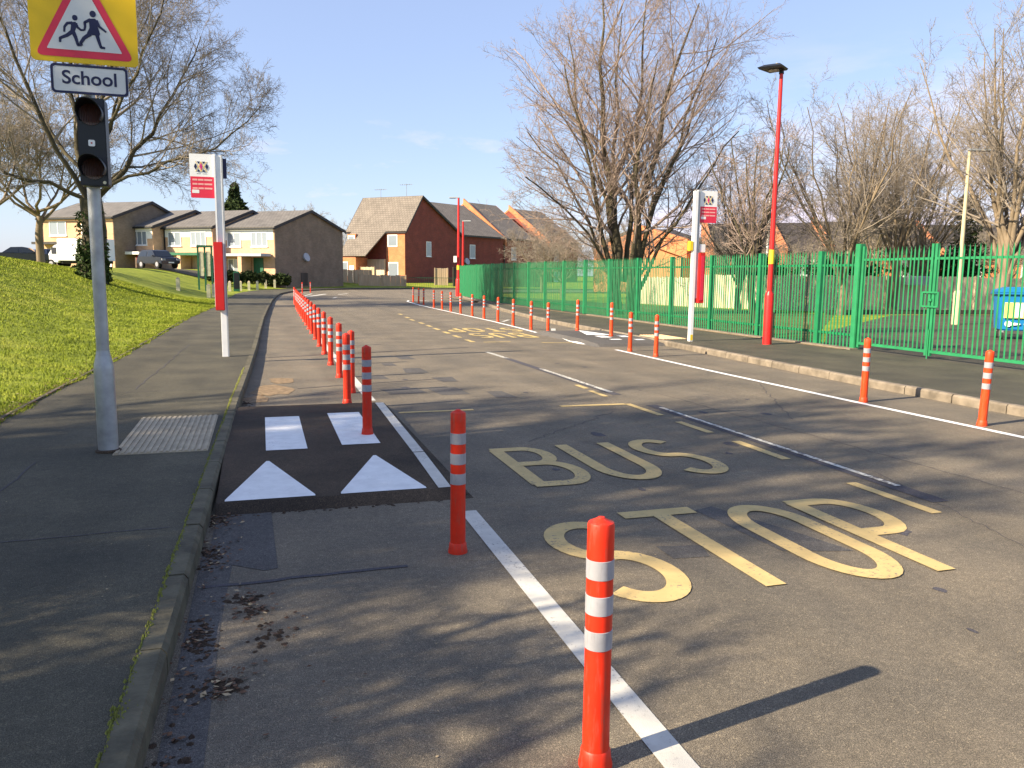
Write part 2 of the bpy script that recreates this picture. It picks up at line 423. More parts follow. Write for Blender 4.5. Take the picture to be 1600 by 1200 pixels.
def offset(poly, d):
    out = []
    for i, (x, y) in enumerate(poly):
        a = Vector(poly[max(0, i - 1)]); b = Vector(poly[min(len(poly) - 1, i + 1)])
        t_ = (b - a).normalized(); out.append((x - t_.y * d, y + t_.x * d))
    return out
def densify(poly, step):
    out = []
    for a, b in zip(poly, poly[1:]):
        n = max(1, int(math.dist(a, b) / step))
        for i in range(n): out.append((a[0] + (b[0] - a[0]) * i / n, a[1] + (b[1] - a[1]) * i / n))
    return out + [poly[-1]]
def strip(A, B, z, mb=None, zf=None):
    mb = mb or MB(); n = min(len(A), len(B))
    vs = [(A[i][0], A[i][1], zf(*A[i]) if zf else z) for i in range(n)] + [(B[i][0], B[i][1], zf(*B[i]) if zf else z) for i in range(n)]
    return mb.add(vs, [(i, i + 1, n + i + 1, n + i) for i in range(n - 1)])
def ngon(name, pts, z, mat):
    bm = bmesh.new(); f = bm.faces.new([bm.verts.new((x, y, z)) for x, y in pts])
    bmesh.ops.triangulate(bm, faces=[f]); bmesh.ops.recalc_face_normals(bm, faces=bm.faces)
    me = bpy.data.meshes.new(name); bm.to_mesh(me); bm.free(); me.materials.append(MAT[mat])
    if me.polygons and me.polygons[0].normal.z < 0: me.flip_normals()
    o = bpy.data.objects.new(name, me); COL.objects.link(o); return o
road = ngon('road', KERB + RKERB[::-1], 0.0, 'asphalt_road'); tag(road, kind='structure')
# pavements
po = offset(KERB, 0.085)
tag(ngon('pavement', po + GEDGE[::-1], 0.10, 'asphalt_path'), kind='structure')
FX = 10.9
pr = offset(RKERB, -0.10)
pro = [(11.35, -30), (11.35, 36), (12.0, 44), (12.9, 50), (14.6, 56), (17, 59.5), (22, 60), (45, 57.5), (90, 48)]
o = ngon('pavement', [(x, y) for x, y in pr if y > -40][:13] + [(12.05, 49.2)] + pro[:3][::-1], 0.10, 'asphalt_path'); tag(o, kind='structure')
# kerbs: one stone after the other
def kerbs(name, poly, side, wd, mat, maxy, top=0.106):
    mb = MB(); d = densify(poly, 0.01)
    pts = [poly[0]]; acc = 0
    seg = []
    cur = Vector(poly[0]); out = [cur.copy()]; L = 0.75
    rest = L
    for a, b in zip(poly, poly[1:]):
        a, b = Vector(a), Vector(b); l = (b - a).length; pos = 0
        while l - pos >= rest:
            pos += rest; out.append(a + (b - a) * (pos / l)); rest = L
        rest -= (l - pos)
    for a, b in zip(out, out[1:]):
        if a.y < -6 and b.y < -6: continue
        if a.x > 60: continue
        t_ = (b - a).normalized(); n_ = Vector((-t_.y, t_.x)) * side
        a2, b2 = a + t_ * 0.005, b - t_ * random.uniform(.004, .012)
        dz = random.uniform(-.003, .003)
        prof = [(0, -0.05), (0.0, top - 0.022), (0.018, top), (wd, top), (wd, -0.05)]
        vs = [(p.x + n_.x * q, p.y + n_.y * q, z + (dz if z > 0 else 0)) for p in (a2, b2) for q, z in prof]
        k = len(prof)
        mb.add(vs, [(i, i + 1, k + i + 1, k + i) for i in range(k - 1)] + [tuple(range(k)), tuple(range(2 * k - 1, k - 1, -1))])
    return tag(mb.build(name, mat), kind='structure')
random.seed(3)
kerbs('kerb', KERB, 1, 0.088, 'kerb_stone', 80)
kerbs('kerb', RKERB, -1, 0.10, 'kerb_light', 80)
# edging board of the grass
mb = MB(); e = densify(GEDGE[:9], 0.8)
a_, b_ = offset(e, 0.02), offset(e, -0.015)
for i in range(len(e) - 1):
    z = 0.118
    mb.add([(*a_[i], 0), (*a_[i + 1], 0), (*b_[i + 1], 0), (*b_[i], 0), (*a_[i], z), (*a_[i + 1], z), (*b_[i + 1], z), (*b_[i], z)], [(0, 1, 5, 4), (2, 3, 7, 6), (4, 5, 6, 7)])
tag(mb.build('path_edging', 'wood_dark'), kind='structure')

# ------------------------------------------------------------ humps across the cycle lanes
def hz(y, y0, y1, top=0.088):
    if y <= y0 or y >= y1: return 0
    if y < y0 + 0.10: return 0.052 * (y - y0) / 0.10
    if y < y0 + 1.05: return 0.052 + (top - 0.052) * (y - y0 - 0.10) / 0.95
    if y > y1 - 0.45: return top * (y1 - y) / 0.45
    return top
def hump(name, x0, x1, y0, y1, sgn, mat):
    ys = [y0, y0 + 0.10, y0 + 0.4, y0 + 1.05, (y0 + y1) / 2, y1 - 0.45, y1 - 0.2, y1]
    xs = [x0, x0 + (x1 - x0) * 0.93, x1]
    ks = [1, 1, 0] if sgn > 0 else [1, 1, 0]
    mb = MB()
    vs = [(x, y, hz(y, y0, y1) * k + (0.001 if k == 0 else 0)) for y in ys for x, k in zip(xs, ks)]
    mb.add(vs, [(j * 3 + i, j * 3 + i + 1, (j + 1) * 3 + i + 1, (j + 1) * 3 + i) for j in range(len(ys) - 1) for i in range(2)])
    return tag(mb.build(name, mat), kind='structure')
hump('raised_crossing', -0.30, 1.29, 4.98, 9.0, 1, 'asphalt_new')
hump('raised_crossing', 8.12, 6.48, 15.25, 19.25, -1, 'asphalt_patch')
def mark(name, polys, z, mat, zf=None):
    mb = MB()
    for p in polys:
        mb.add([(x, y, (zf(x, y) if zf else 0) + z) for x, y in p], [tuple(range(len(p)))])
    return tag(mb.build(name, mat), kind='structure')
hl = lambda x, y: hz(y, 4.98, 9.0); hr = lambda x, y: hz(y, 15.25, 19.25)
mark('crossing_marking', [[(-.25, 5.1), (.29, 5.1), (.29, 5.13), (.02, 6.0), (0.0, 6.0), (-.25, 5.13)], [(.45, 5.1), (1.0, 5.1), (1.0, 5.13), (.79, 6.0), (.77, 6.0), (.45, 5.13)]], 0.004, 'paint_white_new', hl)
mark('crossing_marking', [[(0.0, 6.36), (.31, 6.36), (.31, 7.85), (0.0, 7.85)], [(.58, 6.43), (.885, 6.43), (.885, 7.95), (.58, 7.95)]], 0.004, 'paint_white_new', hl)
def line_poly(pts, wd):
    L_, R_ = offset(pts, wd / 2), offset(pts, -wd / 2)
    return [[L_[i], L_[i + 1], R_[i + 1], R_[i]] for i in range(len(pts) - 1)]
mark('crossing_marking', line_poly([(1.12, 5.09), (1.12, 6.02)], 0.085) + line_poly([(1.12, 6.04), (1.16, 8.5)], 0.085), 0.004, 'paint_white', hl)
wm = MB().prism([(6.52, 15.6), (6.66, 16.3), (6.90, 18.75), (6.80, 19.15), (6.62, 18.75), (6.45, 16.3)], .002, .055)
wm.v = [(x, y, z if (6.55 < x and 16 < y < 19) or z < .01 else .012) for x, y, z in wm.v]
tag(wm.build('crossing_marking', 'paint_white_new'), kind='structure')
mark('crossing_marking', [[(7.15, 17.3), (7.75, 17.2), (7.55, 18.7), (7.5, 18.7)], [(7.2, 16.0), (7.45, 16.0), (7.45, 17.0), (7.2, 17.0)], [(7.75, 15.9), (7.95, 15.9), (7.95, 17.0), (7.75, 17.0)]], 0.005, 'paint_white_new', hr)
# cycle lane lines
mark('lane_line', line_poly([(1.16, -6), (1.155, 2), (1.18, 4.70)], 0.102), 0.004, 'paint_white')
mark('lane_line', line_poly([(1.17, 9.2), (1.18, 13), (1.2, 18), (1.3, 26), (1.5, 34), (1.75, 40), (2.1, 46), (2.6, 52), (3.3, 57)], 0.10), 0.004, 'paint_white')
mark('lane_line', line_poly([(6.78, -6), (6.74, 5.6), (6.68, 7.7), (6.64, 11), (6.66, 14.6)], 0.09), 0.004, 'paint_white_new')
mark('lane_line', line_poly([(6.6, 18.9), (6.75, 21.5), (6.85, 24.3), (6.91, 30.2), (6.97, 37.0), (7.25, 42.0), (7.6, 43.6), (8.2, 43.8), (8.5, 42.5)], 0.10), 0.004, 'paint_white_new')
mark('lane_line', line_poly([(7.1, 19.4), (7.6, 20.8)], 0.12) + line_poly([(7.1, 24.0), (7.6, 25.0)], 0.1) + line_poly([(2.4, 49), (4.2, 56.5)], 0.28) + line_poly([(3.9, 47.2), (4.3, 49.5)], 0.12) + line_poly([(4.9, 55), (5.8, 58)], 0.16), 0.004, 'paint_white')
# worn centre line on its dark strip
mark('centre_line_tar', line_poly([(4.23, 4.1), (4.19, 8.2)], 0.14) + line_poly([(4.14, 9.0), (4.06, 13.4)], 0.13), 0.003, 'tar')
mark('centre_line', line_poly([(4.25, 4.5), (4.21, 8.0)], 0.05) + line_poly([(4.15, 9.2), (4.12, 11.8)], 0.07) + line_poly([(4.05, 13.4), (4.01, 14.6)], 0.09), 0.007, 'paint_worn')
# bus cage
cage = line_poly([(4.0, 3.90), (3.99, 4.67)], 0.085) + line_poly([(4.0, 5.43), (4.0, 6.17)], 0.085) + line_poly([(3.99, 6.57), (3.97, 7.16)], 0.08) + line_poly([(3.98, 7.55), (3.96, 8.33)], 0.08) + line_poly([(3.95, 8.9), (3.95, 9.4)], 0.07) + line_poly([(3.98, 9.6), (3.98, 9.95)], 0.07)
mark('bus_cage_marking', cage + [[(3.15, 8.30), (3.93, 8.27), (3.93, 8.36), (3.15, 8.39)], [(1.34, 8.30), (2.15, 8.30), (2.15, 8.38), (1.34, 8.37)]], 0.004, 'paint_yellow')
far = []
for x, y in ((4.72, 28.8), (4.6, 26.7), (4.5, 25.2), (4.49, 23.6), (4.45, 22.3), (4.40, 21.0), (4.37, 19.7), (4.34, 18.4), (4.33, 17.15)):
    far += line_poly([(x, y - 0.32), (x, y + 0.32)], 0.11)
far += [[(4.55, 16.74), (5.15, 16.74), (5.15, 16.82), (4.55, 16.82)], [(5.75, 16.4), (6.5, 16.2), (6.5, 16.28), (5.75, 16.48)]]
mark('bus_cage_marking', far, 0.004, 'paint_yellow_worn')

# ------------------------------------------------------------ road lettering
def arc(cx, cy, rx, ry, a0, a1, n=12):
    return [(cx + rx * math.cos(R(a0 + (a1 - a0) * i / n)), cy + ry * math.sin(R(a0 + (a1 - a0) * i / n))) for i in range(n + 1)]
LET = {
 'B': [[(0, -.0), (0, 1)], [(-.1, 1), (.52, 1)] + arc(.52, .77, .36, .23, 90, -90, 10) + [(0, .54)], [(0, .54), (.56, .54)] + arc(.56, .27, .44, .27, 90, -90, 12) + [(-.1, 0)]],
 'U': [[(0, 1.04), (0, .3)] + arc(.5, .3, .5, .3, 180, 360, 16) + [(1, 1.04)]],
 'S': [arc(.5, .755, .5, .245, 38, 180, 12) + arc(.5, .755, .5, .245, 180, 255, 6)[1:] + arc(.5, .26, .5, .26, 75, 0, 6) + arc(.5, .26, .5, .26, 0, -145, 14)[1:]],
 'T': [[(-.08, 1), (1.08, 1)], [(.5, .96), (.5, -.04)]],
 'O': [arc(.5, .72, .5, .28, 0, 180, 16) + arc(.5, .28, .5, .28, 180, 360, 16) + [(1, .72)]],
 'P': [[(0, -.04), (0, 1)], [(-.1, 1), (.52, 1)] + arc(.52, .74, .48, .26, 90, -90, 12) + [(0, .48)]],
}
def stroke(pts, a, b):      # elliptical pen: scale to unit pen space, offset, scale back
    q = [Vector((x / a, y / b)) for x, y in pts]
    r = [q[0]]
    for p in q[1:]:
        if (p - r[-1]).length > 1e-3: r.append(p)
    q = r; n = len(q); L_, R_ = [], []
    closed = (q[0] - q[-1]).length < 0.02
    for i in range(n):
        d0 = (q[i] - q[i - 1]).normalized() if i > 0 else ((q[-1] - q[-2]).normalized() if closed else None)
        d1 = (q[i + 1] - q[i]).normalized() if i < n - 1 else ((q[1] - q[0]).normalized() if closed else None)
        d0 = d0 or d1; d1 = d1 or d0
        t_ = (d0 + d1)
        t_ = t_.normalized() if t_.length > 0.1 else d1
        n_ = Vector((-t_.y, t_.x)); k = 1 / max(0.55, n_.dot(Vector((-d1.y, d1.x))))
        L_.append(q[i] + n_ * k); R_.append(q[i] - n_ * k)
    return [[(p.x * a, p.y * b) for p in (L_[i], R_[i], R_[i + 1], L_[i + 1])] for i in range(n - 1)]
def letter(ch, x0, x1, y0, y1, a, b):
    out = []
    for path in LET[ch]:
        pts = [(x0 + a + px * (x1 - x0 - 2 * a), y0 + b + py * (y1 - y0 - 2 * b)) for px, py in path]
        out.append(stroke(pts, a, b))
    return out
def word(name, label_z, items, a, b, mat, rot=None):
    mb = MB(); k = 0
    for ch, x0, x1, y0, y1 in items:
        for st in letter(ch, x0, x1, y0, y1, a, b):
            z = label_z + 0.0006 * (k % 5); k += 1
            if len(st) > 1:
                vs = [st[0][0], st[0][1]]; 
            for q in st:
                if rot: q = [(2 * rot[0] - x, 2 * rot[1] - y) for x, y in q]
                mb.add([(x, y, z) for x, y in q], [(0, 1, 2, 3)])
    return tag(mb.build(name, mat), kind='structure')
word('bus_stop_lettering', 0.005, [('B', 1.76, 2.28, 5.12, 6.38), ('U', 2.36, 2.86, 5.12, 6.40), ('S', 2.96, 3.42, 5.14, 6.42),
     ('S', 1.45, 1.95, 3.10, 4.32), ('T', 2.03, 2.56, 3.12, 4.42), ('O', 2.65, 3.13, 3.06, 4.36), ('P', 3.19, 3.68, 3.06, 4.38)], 0.056, 0.064, 'paint_yellow')
word('bus_stop_lettering', 0.005, [('S', 4.75, 5.15, 17.8, 19.2), ('U', 5.25, 5.65, 17.8, 19.2), ('B', 5.75, 6.2, 17.8, 19.2)] and
     [('B', 4.8, 5.25, 17.8, 19.3), ('U', 5.35, 5.75, 17.8, 19.3), ('S', 5.85, 6.25, 17.8, 19.3),
      ('S', 4.5, 4.9, 15.9, 17.3), ('T', 5.0, 5.4, 15.9, 17.3), ('O', 5.5, 5.95, 15.9, 17.3), ('P', 6.05, 6.45, 15.9, 17.3)],
     0.055, 0.10, 'paint_yellow_worn', rot=(5.5, 18.55))

# ------------------------------------------------------------ road patches, tar seams, painted shadow line
pt = []
for x, y, wx, wy in ((2.35, 13.9, .2, .55), (2.15, 12.0, .28, .6), (2.4, 10.9, .26, .5), (1.9, 12.9, .2, .4), (2.75, 9.35, .24, .5), (1.65, 9.9, .45, .5), (2.2, 9.8, .4, .6), (1.5, 11.3, .3, .35)):
    j = [random.uniform(-.05, .05) for _ in range(8)]
    pt.append([(x - wx / 2 + j[0], y - wy / 2 + j[1]), (x + wx / 2 + j[2], y - wy / 2 + j[3]), (x + wx / 2 + j[4], y + wy / 2 + j[5]), (x - wx / 2 + j[6], y + wy / 2 + j[7])])
pt.append([(2.62, 3.55), (3.0, 3.45), (2.9, 3.8), (2.7, 4.4), (2.55, 4.35)])
pt.append([(2.0, 3.6), (2.2, 3.58), (2.25, 3.75), (2.0, 3.8)])
pt.append([(-.02, 3.98), (.04, 4.0), (.02, 5.0), (-.29, 5.0), (-.3, 4.2)])
mark('road_patch', pt, 0.0022, 'asphalt_patch')
mark('road_patch', [[(-.36, -3), (-.22, -3), (-.20, 3.1), (-.20, 3.4), (-.17, 4.3), (-.33, 4.3)]], 0.0015, 'asphalt_patch')
def wiggle(a, b, n, amp, wd):
    pts = [(a[0] + (b[0] - a[0]) * i / n + random.uniform(-amp, amp) * (0 < i < n), a[1] + (b[1] - a[1]) * i / n + random.uniform(-amp, amp) * (0 < i < n)) for i in range(n + 1)]
    return line_poly(pts, wd)
mark('seam_and_shadow_line', wiggle((-.30, 3.83), (.66, 3.86), 12, .008, .03) + wiggle((-.1, 14.3), (3.9, 15.6), 16, .03, .05) + wiggle((.4, 10.4), (2.4, 11.0), 12, .02, .03), 0.0034, 'tar')  # middle stretch paints a thin cast shadow, the others are tar seams
mark('road_crack', wiggle((3.9, 3.0), (4.4, 4.9), 30, .02, .006) + wiggle((5.0, 3.5), (4.7, 9), 50, .02, .009) + wiggle((2.2, 6.6), (3.6, 7.9), 24, .03, .008) + wiggle((5.2, 7), (6.5, 9.5), 24, .03, .009), 0.0026, 'tar')
mark('pavement_seam', wiggle((-1.6, 1.5), (-1.55, 6.3), 40, .012, .010) + wiggle((-2.2, 4.4), (-.5, 4.5), 24, .01, .010) + wiggle((-2.1, 9.7), (-.4, 9.9), 24, .01, .012) + wiggle((-1.4, 10), (-1.3, 16), 30, .02, .012), 0.1025, 'tar')
st = []
for _ in range(26):
    cx, cy, rr = random.uniform(1.4, 6.2), random.uniform(2.2, 14), random.uniform(.015, .07)
    st.append([(cx + rr * random.uniform(.6, 1.2) * math.cos(k * .7), cy + rr * 1.6 * random.uniform(.6, 1.2) * math.sin(k * .7)) for k in range(9)])
mark('oil_stain', st, 0.0019, 'tar')
# sunk patch of dirt at the gutter
dm = MB()
for cx, cy, rr in ((0.1, 10.3, .3), (-.1, 9.6, .16), (.25, 11.2, .22)):
    dm.add([(cx + rr * random.uniform(.6, 1.1) * math.cos(i * .5), cy + 1.8 * rr * random.uniform(.6, 1.1) * math.sin(i * .5), 0.0035) for i in range(12)], [tuple(range(12))])
tag(dm.build('gutter_dirt', 'dirt'), kind='structure')

# ------------------------------------------------------------ tactile paving (ribbed)
def tactile(x0, x1, y0, y1, mat, z=0.1, ribs=14):
    mb = MB().box(x0, x1, y0, y1, z - 0.03, z + 0.006)
    n = ribs; wv_ = (x1 - x0) / n
    for i in range(n):
        mb.box(x0 + wv_ * (i + .25), x0 + wv_ * (i + .75), y0 + 0.01, y1 - 0.01, z + 0.004, z + 0.014)
    return tag(mb.build('tactile_paving', mat), kind='structure')
tactile(-1.08, -.42, 6.42, 8.0, 'tactile', ribs=15)
tactile(8.28, 8.85, 15.7, 16.9, 'tactile_tan', ribs=8)

# ------------------------------------------------------------ leaves, moss, litter
random.seed(11)
def leaf(mb, x, y, z, s):
    a = random.uniform(0, 6.28); t1 = random.uniform(-.5, .9); L = s; Wd = s * random.uniform(.4, .7)
    ca, sa = math.cos(a), math.sin(a)
    loc = [(-L / 2, 0, 0), (0, -Wd / 2, L * .25 * t1), (L / 2, 0, L * .15), (0, Wd / 2, L * .3 * random.random())]
    mb.add([(x + p[0] * ca - p[1] * sa, y + p[0] * sa + p[1] * ca, z + max(0.001, p[2])) for p in loc], [(0, 1, 2), (0, 2, 3)])
lb, lp = MB(), MB()
for cx, cy, sx, sy, n in ((-.10, 3.62, .05, .08, 34), (-.08, 3.5, .05, .06, 26), (-.18, 2.86, .06, .07, 55), (-.27, 3.3, .04, .12, 40), (-.24, 4.25, .05, .18, 60), (-.25, 4.85, .05, .10, 60), (-.31, 2.6, .02, .5, 50), (-.3, 4, .03, .7, 60), (.02, 3.35, .06, .12, 20), (0.03, 2.95, .2, .3, 14), (-.05, 9.6, .2, .5, 60), (-.14, 10.5, .12, 2.0, 50)):
    for _ in range(n):
        leaf(lb if random.random() < .86 else lp, random.gauss(cx, sx), random.gauss(cy, sy), 0.003 + random.random() * .012, random.uniform(.012, .032))
for _ in range(1100):
    y = 7.5 + random.random() ** 1.7 * 9; x = interp(GEDGE, y) + abs(random.gauss(0, .16)) * -1 + .06
    leaf(lb if random.random() < .8 else lp, x, y, .11 + random.random() * .02, random.uniform(.015, .035))
for _ in range(7): leaf(lp, random.gauss(-.17, .03), random.gauss(2.80, .025), .01, .035)
lb.v = [v if v[0] > -.37 or v[0] < -1 else (v[0] + .12, v[1], v[2]) for v in lb.v]
tag(lb.build('fallen_leaves', 'leaf_brown'), 'dark brown fallen leaves drifted along the left gutter', 'leaves', kind='stuff')
for _ in range(60): leaf(lp, random.uniform(-2.1, -.5), random.uniform(2, 9), .102, random.uniform(.008, .016))
for _ in range(60): leaf(lp, random.uniform(-.1, 4.5), random.uniform(2, 9), .003, random.uniform(.008, .015))
db = MB()
for cx, cy, sx_, sy_, n_d in ((-.27, 4.9, .035, .06, 90), (-.28, 4.25, .03, .10, 90), (-.27, 3.25, .035, .09, 110), (-.10, 3.64, .05, .03, 40), (-.09, 3.50, .04, .02, 30), (-.19, 2.86, .05, .05, 70), (-.01, 3.22, .04, .06, 30), (-.30, 2.3, .03, .2, 50), (.3, 4.97, .4, .02, 60), (-.2, 9.3, .06, .2, 70)):
    for _ in range(n_d):
        x, y, s = random.gauss(cx, sx_), random.gauss(cy, sy_), random.uniform(.006, .017); h = s * random.uniform(.3, .8)
        if x < interp(KERB, y) + .01: x = interp(KERB, y) + .01 + random.random() * .03
        a0 = random.random() * 6
        pts_ = [(x + s * random.uniform(.6, 1.3) * math.cos(a0 + k * 1.05), y + s * random.uniform(.6, 1.3) * math.sin(a0 + k * 1.05), .001) for k in range(6)]
        db.add(pts_ + [(x, y, h)], [(k, (k + 1) % 6, 6) for k in range(6)])
tag(db.build('gutter_debris', 'soil'), 'clumps of dark rotted leaf mould lying in the left gutter', 'debris', kind='stuff')
tag(lp.build('litter_scraps', 'leaf_pale'), 'pale dry leaf scraps scattered over path and road', 'leaves', kind='stuff')
mm = MB()
for i in range(1500):
    y = random.uniform(1.8, 12) if i > 60 else random.gauss(2.56, .03); x = ((KERB[2][0] if y < 2.3 else interp(KERB, y)) - 0.088 + random.gauss(0, .006)) if i > 60 else random.gauss(-.455, .012)
    s = random.uniform(.002, .008)
    mm.add([(x - s, y, .1), (x, y - s * 1.8, .1), (x + s, y, .1), (x, y + s * 1.8, .1), (x, y, .1 + s * .5 + .009)], [(0, 1, 4), (1, 2, 4), (2, 3, 4), (3, 0, 4)])
tag(mm.build('moss', 'moss'), 'yellowish moss growing in the joint behind the left kerb', 'moss', kind='stuff')

# ------------------------------------------------------------ grass blades on the bank
rng = np.random.default_rng(5)
N = 170000
yy = rng.uniform(0, 1, N) ** 1.6 * 34 + 6.5
uu = rng.uniform(0, 1, N) ** 1.25 * 9.0
xs_e = np.interp(yy, [p[1] for p in GEDGE[:10]], [p[0] for p in GEDGE[:10]])
uu[:16000] = np.abs(rng.normal(0, .05, 16000)); creep = np.where(np.arange(N) < 16000, .035 * (1 + np.sin(yy * 4.1) * np.sin(yy * 1.7 + 2)), 0)
xx = xs_e - uu + creep + rng.normal(0, .012, N)
t_ = np.clip(uu / 8.0, 0, 1)
zz = 0.09 + 1.5 * t_ * t_ * (3 - 2 * t_) + 0.5 * np.exp(-((xx + 11.5) / 4.2) ** 2 - ((yy - 31) / 9.0) ** 2)
keep = (xx > -0.27 * yy - 1.5)
xx, yy, zz, uu = xx[keep], yy[keep], zz[keep], uu[keep]
n = len(xx)
clump = 0.5 + 0.5 * np.sin(xx * 7 + 3 * np.sin(yy * 2.3)) * np.sin(yy * 5 + 2 * np.sin(xx * 3.1))
hgt = (0.016 + 0.026 * clump * rng.uniform(.4, 1.2, n)) * (1 + yy / 60)
wdt = 0.0035 + 0.0007 * yy * 0.5
ang = rng.uniform(0, 2 * np.pi, n); lean = rng.normal(0, .6, (n, 2)) * hgt[:, None]
V = np.empty((n, 3, 3))
V[:, 0] = np.stack([xx - np.cos(ang) * wdt, yy - np.sin(ang) * wdt, zz - .01], 1)
V[:, 1] = np.stack([xx + np.cos(ang) * wdt, yy + np.sin(ang) * wdt, zz - .01], 1)
V[:, 2] = np.stack([xx + lean[:, 0], yy + lean[:, 1], zz + hgt], 1)
def fastmesh(name, verts, idx, k, mat):
    me = bpy.data.meshes.new(name)
    nv, nf = len(verts), len(idx)
    me.vertices.add(nv); me.vertices.foreach_set('co', np.ascontiguousarray(verts, np.float32).ravel())
    me.loops.add(nf * k); me.loops.foreach_set('vertex_index', np.ascontiguousarray(idx, np.int32).ravel())
    me.polygons.add(nf); me.polygons.foreach_set('loop_start', np.arange(0, nf * k, k, dtype=np.int32))
    me.update(calc_edges=True); me.materials.append(MAT[mat])
    return me
me = fastmesh('grass_blades', V.reshape(-1, 3), np.arange(n * 3).reshape(-1, 3), 3, 'grass_blade')
o = bpy.data.objects.new('grass_blades', me); COL.objects.link(o)
tag(o, 'short tufty green grass on the left bank', 'grass', kind='stuff')

# ------------------------------------------------------------ trees
class Tree:
    def __init__(s, seed): s.rng = np.random.default_rng(seed); s.lines = {}
    def poly(s, pts, rads, lev):
        key = (lev, len(pts))
        s.lines.setdefault(key, []).append((pts, rads))
    def grow(s, p, d, L, r, lev, P):
        rng = s.rng; K = (9, 8, 7, 5, 4, 3)[min(lev, 5)]
        pts = [np.array(p, float)]; d = d / np.linalg.norm(d); dirs = [d]
        st = L / (K - 1); wig = P['wig'] * (0.6 + .25 * lev)
        for i in range(K - 1):
            d = d + rng.normal(0, wig, 3) * .5 + np.array([0, 0, P['up'][min(lev, 5)]]) * st / max(L, .01)
            d /= np.linalg.norm(d); pts.append(pts[-1] + d * st); dirs.append(d)
        pts = np.array(pts); rad = r * (1 - .72 * np.linspace(0, 1, K) ** .9); rad[-1] = max(rad[-1], P['rmin'] * .6)
        s.poly(pts, rad, lev)
        s.sprout(pts, rad, dirs, L, lev, P)
    def sprout(s, pts, rad, dirs, L, lev, P, t0=.15):
        rng = s.rng
        if lev >= P['maxlev']: return
        nch = P['n'][min(lev, len(P['n']) - 1)]
        nch = int(nch * (0.75 + .5 * rng.random())) if lev > 0 else nch
        K = len(pts)
        for c in range(nch):
            t = t0 + (1 - t0) * ((c + rng.random()) / nch)
            f = t * (K - 1); i = min(K - 2, int(f)); fr = f - i
            q = pts[i] * (1 - fr) + pts[i + 1] * fr; dd = dirs[min(i + 1, len(dirs) - 1)]
            r_ = rad[i] * (1 - fr) + rad[i + 1] * fr
            a = P['ang'][min(lev, len(P['ang']) - 1)] * (0.75 + .5 * rng.random())
            rv = rng.normal(0, 1, 3); rv -= dd * rv.dot(dd); rv /= np.linalg.norm(rv) + 1e-9
            nd = dd * math.cos(a) + rv * math.sin(a)
            cl = L * P['len'][min(lev, len(P['len']) - 1)] * (1.05 - .62 * t) * (0.7 + .6 * rng.random())
            if cl < 0.10: continue
            s.grow(q, nd, cl, max(P['rmin'], r_ * P['rr']), lev + 1, P)
    def mesh(s, levels, name, mat):
        VV, II, off = [], [], 0
        for (lev, K), L_ in s.lines.items():
            if lev not in levels: continue
            n_ = (9, 7, 5, 3, 3, 3)[min(lev, 5)]
            P_ = np.array([a[0] for a in L_]); Rr = np.array([a[1] for a in L_])
            T = np.gradient(P_, axis=1); T /= np.linalg.norm(T, axis=2, keepdims=True) + 1e-9
            ref = np.where(np.abs(T[:, :1, 2:3]) > .85, np.array([1., 0, 0]), np.array([0, 0, 1.]))
            A = np.cross(T, np.broadcast_to(ref, T.shape)); A /= np.linalg.norm(A, axis=2, keepdims=True) + 1e-9
            B = np.cross(T, A)
            th = np.arange(n_) * 2 * np.pi / n_
            V_ = P_[:, :, None] + Rr[:, :, None, None] * (A[:, :, None] * np.cos(th)[None, None, :, None] + B[:, :, None] * np.sin(th)[None, None, :, None])
            m_ = len(P_)
            base = off + (np.arange(m_) * K * n_)[:, None, None] + (np.arange(K - 1) * n_)[None, :, None]
            i0 = np.arange(n_)[None, None]; i1 = (np.arange(n_) + 1)[None, None] % n_
            F = np.stack([base + i0, base + i1, base + i1 + n_, base + i0 + n_], -1).reshape(-1, 4)
            VV.append(V_.reshape(-1, 3)); II.append(F); off += m_ * K * n_
        me = fastmesh(name, np.concatenate(VV), np.concatenate(II), 4, mat)
        me.shade_smooth()
        return me
DEF = dict(wig=.30, up=(.1, .2, .25, .2, .1, 0), n=(12, 8, 7, 5), ang=(.75, .8, .8, .8), len=(.5, .5, .45, .45), rr=.5, rmin=.006, maxlev=4)
def limb(tr, pts, r0, r1, P, L=None, t0=.25, lev=0, K=10):
    pts = np.array(pts, float)
    s_ = np.concatenate([[0], np.cumsum(np.linalg.norm(np.diff(pts, axis=0), axis=1))])
    u = np.linspace(0, s_[-1], K)
    q = np.stack([np.interp(u, s_, pts[:, k]) for k in range(3)], 1)
    q[1:-1] += tr.rng.normal(0, .02 * s_[-1] / K * 4, (K - 2, 3))
    rad = r0 + (r1 - r0) * np.linspace(0, 1, K)
    tr.poly(q, rad, lev)
    d_ = np.gradient(q, axis=0); d_ /= np.linalg.norm(d_, axis=1, keepdims=True)
    tr.sprout(q, rad, list(d_), L or s_[-1], lev, P, t0)
def tree(name, label, loc, tr, group=None, bark='bark', twig='twig', tl=(0,)):
    r_ = thing(name, label, 'tree', loc, 0, group)
    for nm, lv, mt in (('trunk', tl, bark), ('crown', tuple(k for k in range(6) if k not in tl), twig)):
        o_ = bpy.data.objects.new(nm, tr.mesh(lv, nm, mt)); COL.objects.link(o_); o_.parent = r_
    return r_

